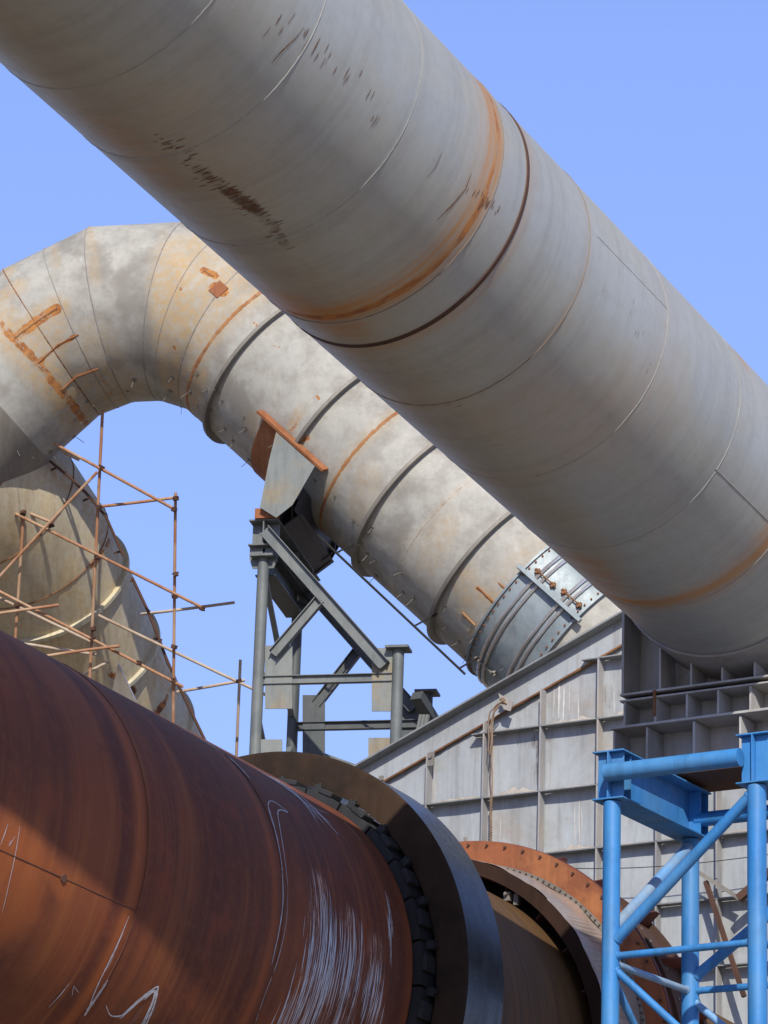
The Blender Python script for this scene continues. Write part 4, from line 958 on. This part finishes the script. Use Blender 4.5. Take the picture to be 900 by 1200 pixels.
# middle row of boxes
zz1, zz2 = zf1-.075*KP-.010, zf3+.012
plate(zf3, os_((717, 853))@UH, sB+.1)
m = MB(); m.box(W3((sA+sB)/2, (zz1+zz2)/2, DEP-.05), (UH, NH, Zv), ((sB-sA)/2, .01, (zz1-zz2)/2)); m.build('back_plate', M['saddle'], root)
for x in (733, 769, 806, 842.6, 880.5, 918, 955):
    s_ = os_((x, 830))@UH; m = MB(); m.box(W3(s_, (zz1+zz2)/2, DEP/2-.04), (UH, NH, Zv), (.010, DEP/2-.02, (zz1-zz2)/2-.002)); m.build('rib', M['saddle'], root)
m = MB(); s_ = os_((769, 820))@UH; m.box(W3(s_, (zz1+zz2)/2+.06, -.035), (UH, NH, Zv), (.014, .006, .12)); m.build('rusty_strip', M['weld_rust'], root)
# lower plinth row
sC = os_((719, 870))@UH
m = MB(); m.box(W3((sC+sB+.1)/2, (zf3-.012+zf4)/2, DEP+.0), (UH, NH, Zv), ((sB+.1-sC)/2, .01, (zf3-.012-zf4)/2)); m.build('back_plate', M['saddle'], root)
for x in (719.5, 758, 813, 867.5, 922, 975):
    s_ = os_((x, 870))@UH; m = MB(); m.box(W3(s_, (zf3-.012+zf4)/2, DEP/2-.01), (UH, NH, Zv), (.010, DEP/2-.01, (zf3-.012-zf4)/2-.013)); m.build('rib', M['saddle'], root)
plate(zf4, sC-.02, sB+.1, 'bottom_plate', .012, -.02, DEP+.35, M['darkrust'])

# ================================================================== BLUE FRAME
KB = .885
WB = at((717, 1000), 33.0*KB)@NH
def ob(p, off=0.): return on_plane(p, NH, WB+off)
FL = ob((716.5, 1030)); FR = ob((887, 1000))
# depth of the side beam from the spot of the back column
def depth_for(px_x, base):
    lo, hi = .1, 6
    for _ in range(40):
        mid = (lo+hi)/2; v = base+NH*mid-CAM; x = 450+FPX*(v@RT)/(v@FW)
        if x < px_x: lo = mid
        else: hi = mid
    return mid
DB = depth_for(809, FL)
BL = FL+NH*DB; BR = FR+NH*DB
def pz(base, p):                                   # height on a column line seen at p
    best = min(np.linspace(0, 25, 5001), key=lambda z: abs((600-FPX*((np.array([base[0], base[1], z])-CAM)@UP)/((np.array([base[0], base[1], z])-CAM)@FW))-p)); return best
root = thing('blue_steel_frame', (FL[0], FL[1], 0), 'bright blue tubular steel frame with braced columns at lower right', 'steel frame')
zFLt, zFLg = pz(FL, 882), pz(FL, 939); GH = zFLt-zFLg
def at_z(P, z): return np.array([P[0], P[1], z])
for b, r in ((FL, .076), (FR, .081), (BL, .079), (BR, .08)):
    m = MB(); m.tube([at_z(b, 0), at_z(b, zFLg-.012)], r, 40); m.box(at_z(b, .015), (UH, NH, Zv), (.2, .2, .015)); m.build('column', M['blue'], root)
for b in (FL, FR):
    m = MB(); P, Q = at_z(b, (zFLt+zFLg)/2)-NH*.09, at_z(b, (zFLt+zFLg)/2)+NH*(DB+.12)
    m.ibeam(P, Q, GH, .30, .012, .012)
    for f in (.035, .11, .90, .985):
        c = P+(Q-P)*f
        for s_ in (-1, 1): m.box(c+UH*s_*.066+NH*.008, (UH, NH, Zv), (.058, .006, GH/2-.014))
    m.build('top_girder', M['blue'], root)
m = MB(); z_ = pz(FL, 910); P, Q = at_z(FL, z_)+UH*.02-NH*.13, at_z(FR, z_)-UH*.02-NH*.13
m.tube([at_z(FL, z_)+UH*.01-NH*.135, at_z(FR, z_)-UH*.085-NH*.135], .078, 32); m.build('top_tube', M['blue'], root)
m = MB(); m.tube([at_z(BL, z_-.05)+UH*.06, at_z(BR, z_-.05)-UH*.1], .066, 24); m.build('back_tube', M['blue'], root)
def strut(P, Q, r, mat='blue', name='brace_tube', trim=.07):
    d = unit(Q-P); m = MB(); m.tube([P+d*trim, Q-d*trim], r, 24)
    for c in (P+d*(trim+.012), Q-d*(trim+.012)): m.tube([c-d*.012, c+d*.008], r+.006, 24, jit=.02)
    return m.build(name, M[mat], root)
zc_ = lambda b, y: pz(b, y)
node = 1121
strut(at_z(FL, zc_(FL, 1108)), at_z(FR, zc_(FR, 925)), .049)
strut(at_z(FL, zc_(FL, 1121)), at_z(FR, zc_(FR, 1104)), .031)
strut(at_z(FL, zc_(FL, 1131)), at_z(FR, zc_(FR, 1290)), .033)
zn = zc_(FL, 1121)
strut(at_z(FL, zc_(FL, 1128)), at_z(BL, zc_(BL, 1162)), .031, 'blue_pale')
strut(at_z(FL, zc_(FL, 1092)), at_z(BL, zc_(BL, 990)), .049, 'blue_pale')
strut(at_z(FL, zc_(FL, 1140)), at_z(BL, zc_(BL, 1345)), .033)
strut(at_z(BL, zc_(BL, 1150)), at_z(BR, zc_(BR, 1010)), .049)
strut(at_z(BL, zc_(BL, 1162)), at_z(BR, zc_(BR, 1148)), .031)
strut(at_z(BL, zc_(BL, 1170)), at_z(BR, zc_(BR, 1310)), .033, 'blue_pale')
strut(at_z(FR, zc_(FR, 1100)), at_z(BR, zc_(BR, 1148)), .031); strut(at_z(FR, zc_(FR, 1085)), at_z(BR, zc_(BR, 985)), .045)

# loose bracing seen through the frame, fixed to the hood wall
m = MB(); m.bar(ow((818, 1022), .25), ow((867, 1053), .20), .05, .05); o = m.build('angle_brace', M['ring']); tag(o, 'short dull brown angle bar sloping down right seen through the blue frame', 'brace')
m = MB(); m.bar(ow((827, 1033), .22), ow((872, 1168), .3), .05, .05); o = m.build('angle_brace', M['darkrust']); tag(o, 'long rust red angle bar leaning steeply behind the blue frame', 'brace')
m = MB(); m.bar(ow((866, 1053), .3), ow((905, 1020), .3), .09, .09); o = m.build('angle_brace', M['darkrust']); tag(o, 'dark rusty stub rising right at the edge behind the right blue column', 'brace')
# pale green guard corner at the very bottom left
P = at((8, 1190), 29.0); m = MB(); m.prism([at((-14, 1200), 27.9), at((6, 1192), 27.9), at((22, 1200), 27.9), at((34, 1213), 27.9), at((-14, 1213), 27.9)], .25); o = m.build('machine_guard', M['palegreen']); tag(o, 'pale green sheet metal cover corner just showing at the bottom left under the kiln', 'guard')
m = MB(); m.box(((o.location[0]), o.location[1], o.location[2]/2), (x_, y_, Zv), (.12, .05, o.location[2]/2)); m.build('guard_post', M['palegreen']) if False else None

# ================================================================== LIGHT
SUN_AZ, SUN_EL = 178.0, 35.5                        # compass heading of the sun (0 = straight ahead), elevation
sd_ = head(SUN_AZ, SUN_EL)
ld = bpy.data.lights.new('sun', 'SUN'); ld.energy = 5.0; ld.angle = R_(.5); ld.color = (1, .935, .835)
lo = bpy.data.objects.new('sun', ld); col.objects.link(lo); lo.rotation_euler = Vector(sd_).to_track_quat('Z', 'Y').to_euler(); lo.location = (0, 0, 60)
w = bpy.data.worlds.new('World'); S.world = w; w.use_nodes = True; nt = w.node_tree; nt.nodes.clear()
sky = nt.nodes.new('ShaderNodeTexSky'); sky.sky_type = 'NISHITA'; sky.sun_disc = False; sky.sun_elevation = R_(SUN_EL); sky.sun_rotation = R_(SUN_AZ)
sky.altitude = 0; sky.air_density = 1.0; sky.dust_density = .6; sky.ozone_density = 2.5
bg = nt.nodes.new('ShaderNodeBackground'); bg.inputs[1].default_value = .15; ot = nt.nodes.new('ShaderNodeOutputWorld')
tn = nt.nodes.new('ShaderNodeMix'); tn.data_type = 'RGBA'; tn.blend_type = 'MULTIPLY'; tn.inputs[0].default_value = 1; tn.inputs[7].default_value = (1.5, 1.3, 1.6, 1)
# evens the Nishita gradient out towards the flat lavender blue of the photo
tcw = nt.nodes.new('ShaderNodeTexCoord'); sx = nt.nodes.new('ShaderNodeSeparateXYZ'); nt.links.new(tcw.outputs['Generated'], sx.inputs[0])
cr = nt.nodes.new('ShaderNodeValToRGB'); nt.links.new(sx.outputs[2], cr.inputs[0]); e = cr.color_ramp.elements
e[0].position = .0; e[0].color = (.32, .52, 1.02, 1); e[1].position = 1.; e[1].color = (.13, .15, .19, 1); e2 = cr.color_ramp.elements.new(.45); e2.color = (.27, .44, 1.0, 1); e3 = cr.color_ramp.elements.new(.62); e3.color = (.17, .21, .32, 1)  # upper stops greyed, above the camera view, to cut blue ambient light
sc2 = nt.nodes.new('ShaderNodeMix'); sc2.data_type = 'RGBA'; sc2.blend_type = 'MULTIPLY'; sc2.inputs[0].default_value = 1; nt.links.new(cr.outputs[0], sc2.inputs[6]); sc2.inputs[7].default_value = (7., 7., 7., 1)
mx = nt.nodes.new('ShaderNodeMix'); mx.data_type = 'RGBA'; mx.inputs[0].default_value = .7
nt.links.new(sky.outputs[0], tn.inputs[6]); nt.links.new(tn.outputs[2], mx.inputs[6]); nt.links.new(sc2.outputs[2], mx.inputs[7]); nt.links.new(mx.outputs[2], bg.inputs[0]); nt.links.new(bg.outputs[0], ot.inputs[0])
S.view_settings.view_transform = 'Standard'; S.view_settings.look = 'None'; S.view_settings.exposure = 0; S.view_settings.gamma = 1
S.render.engine = 'CYCLES'
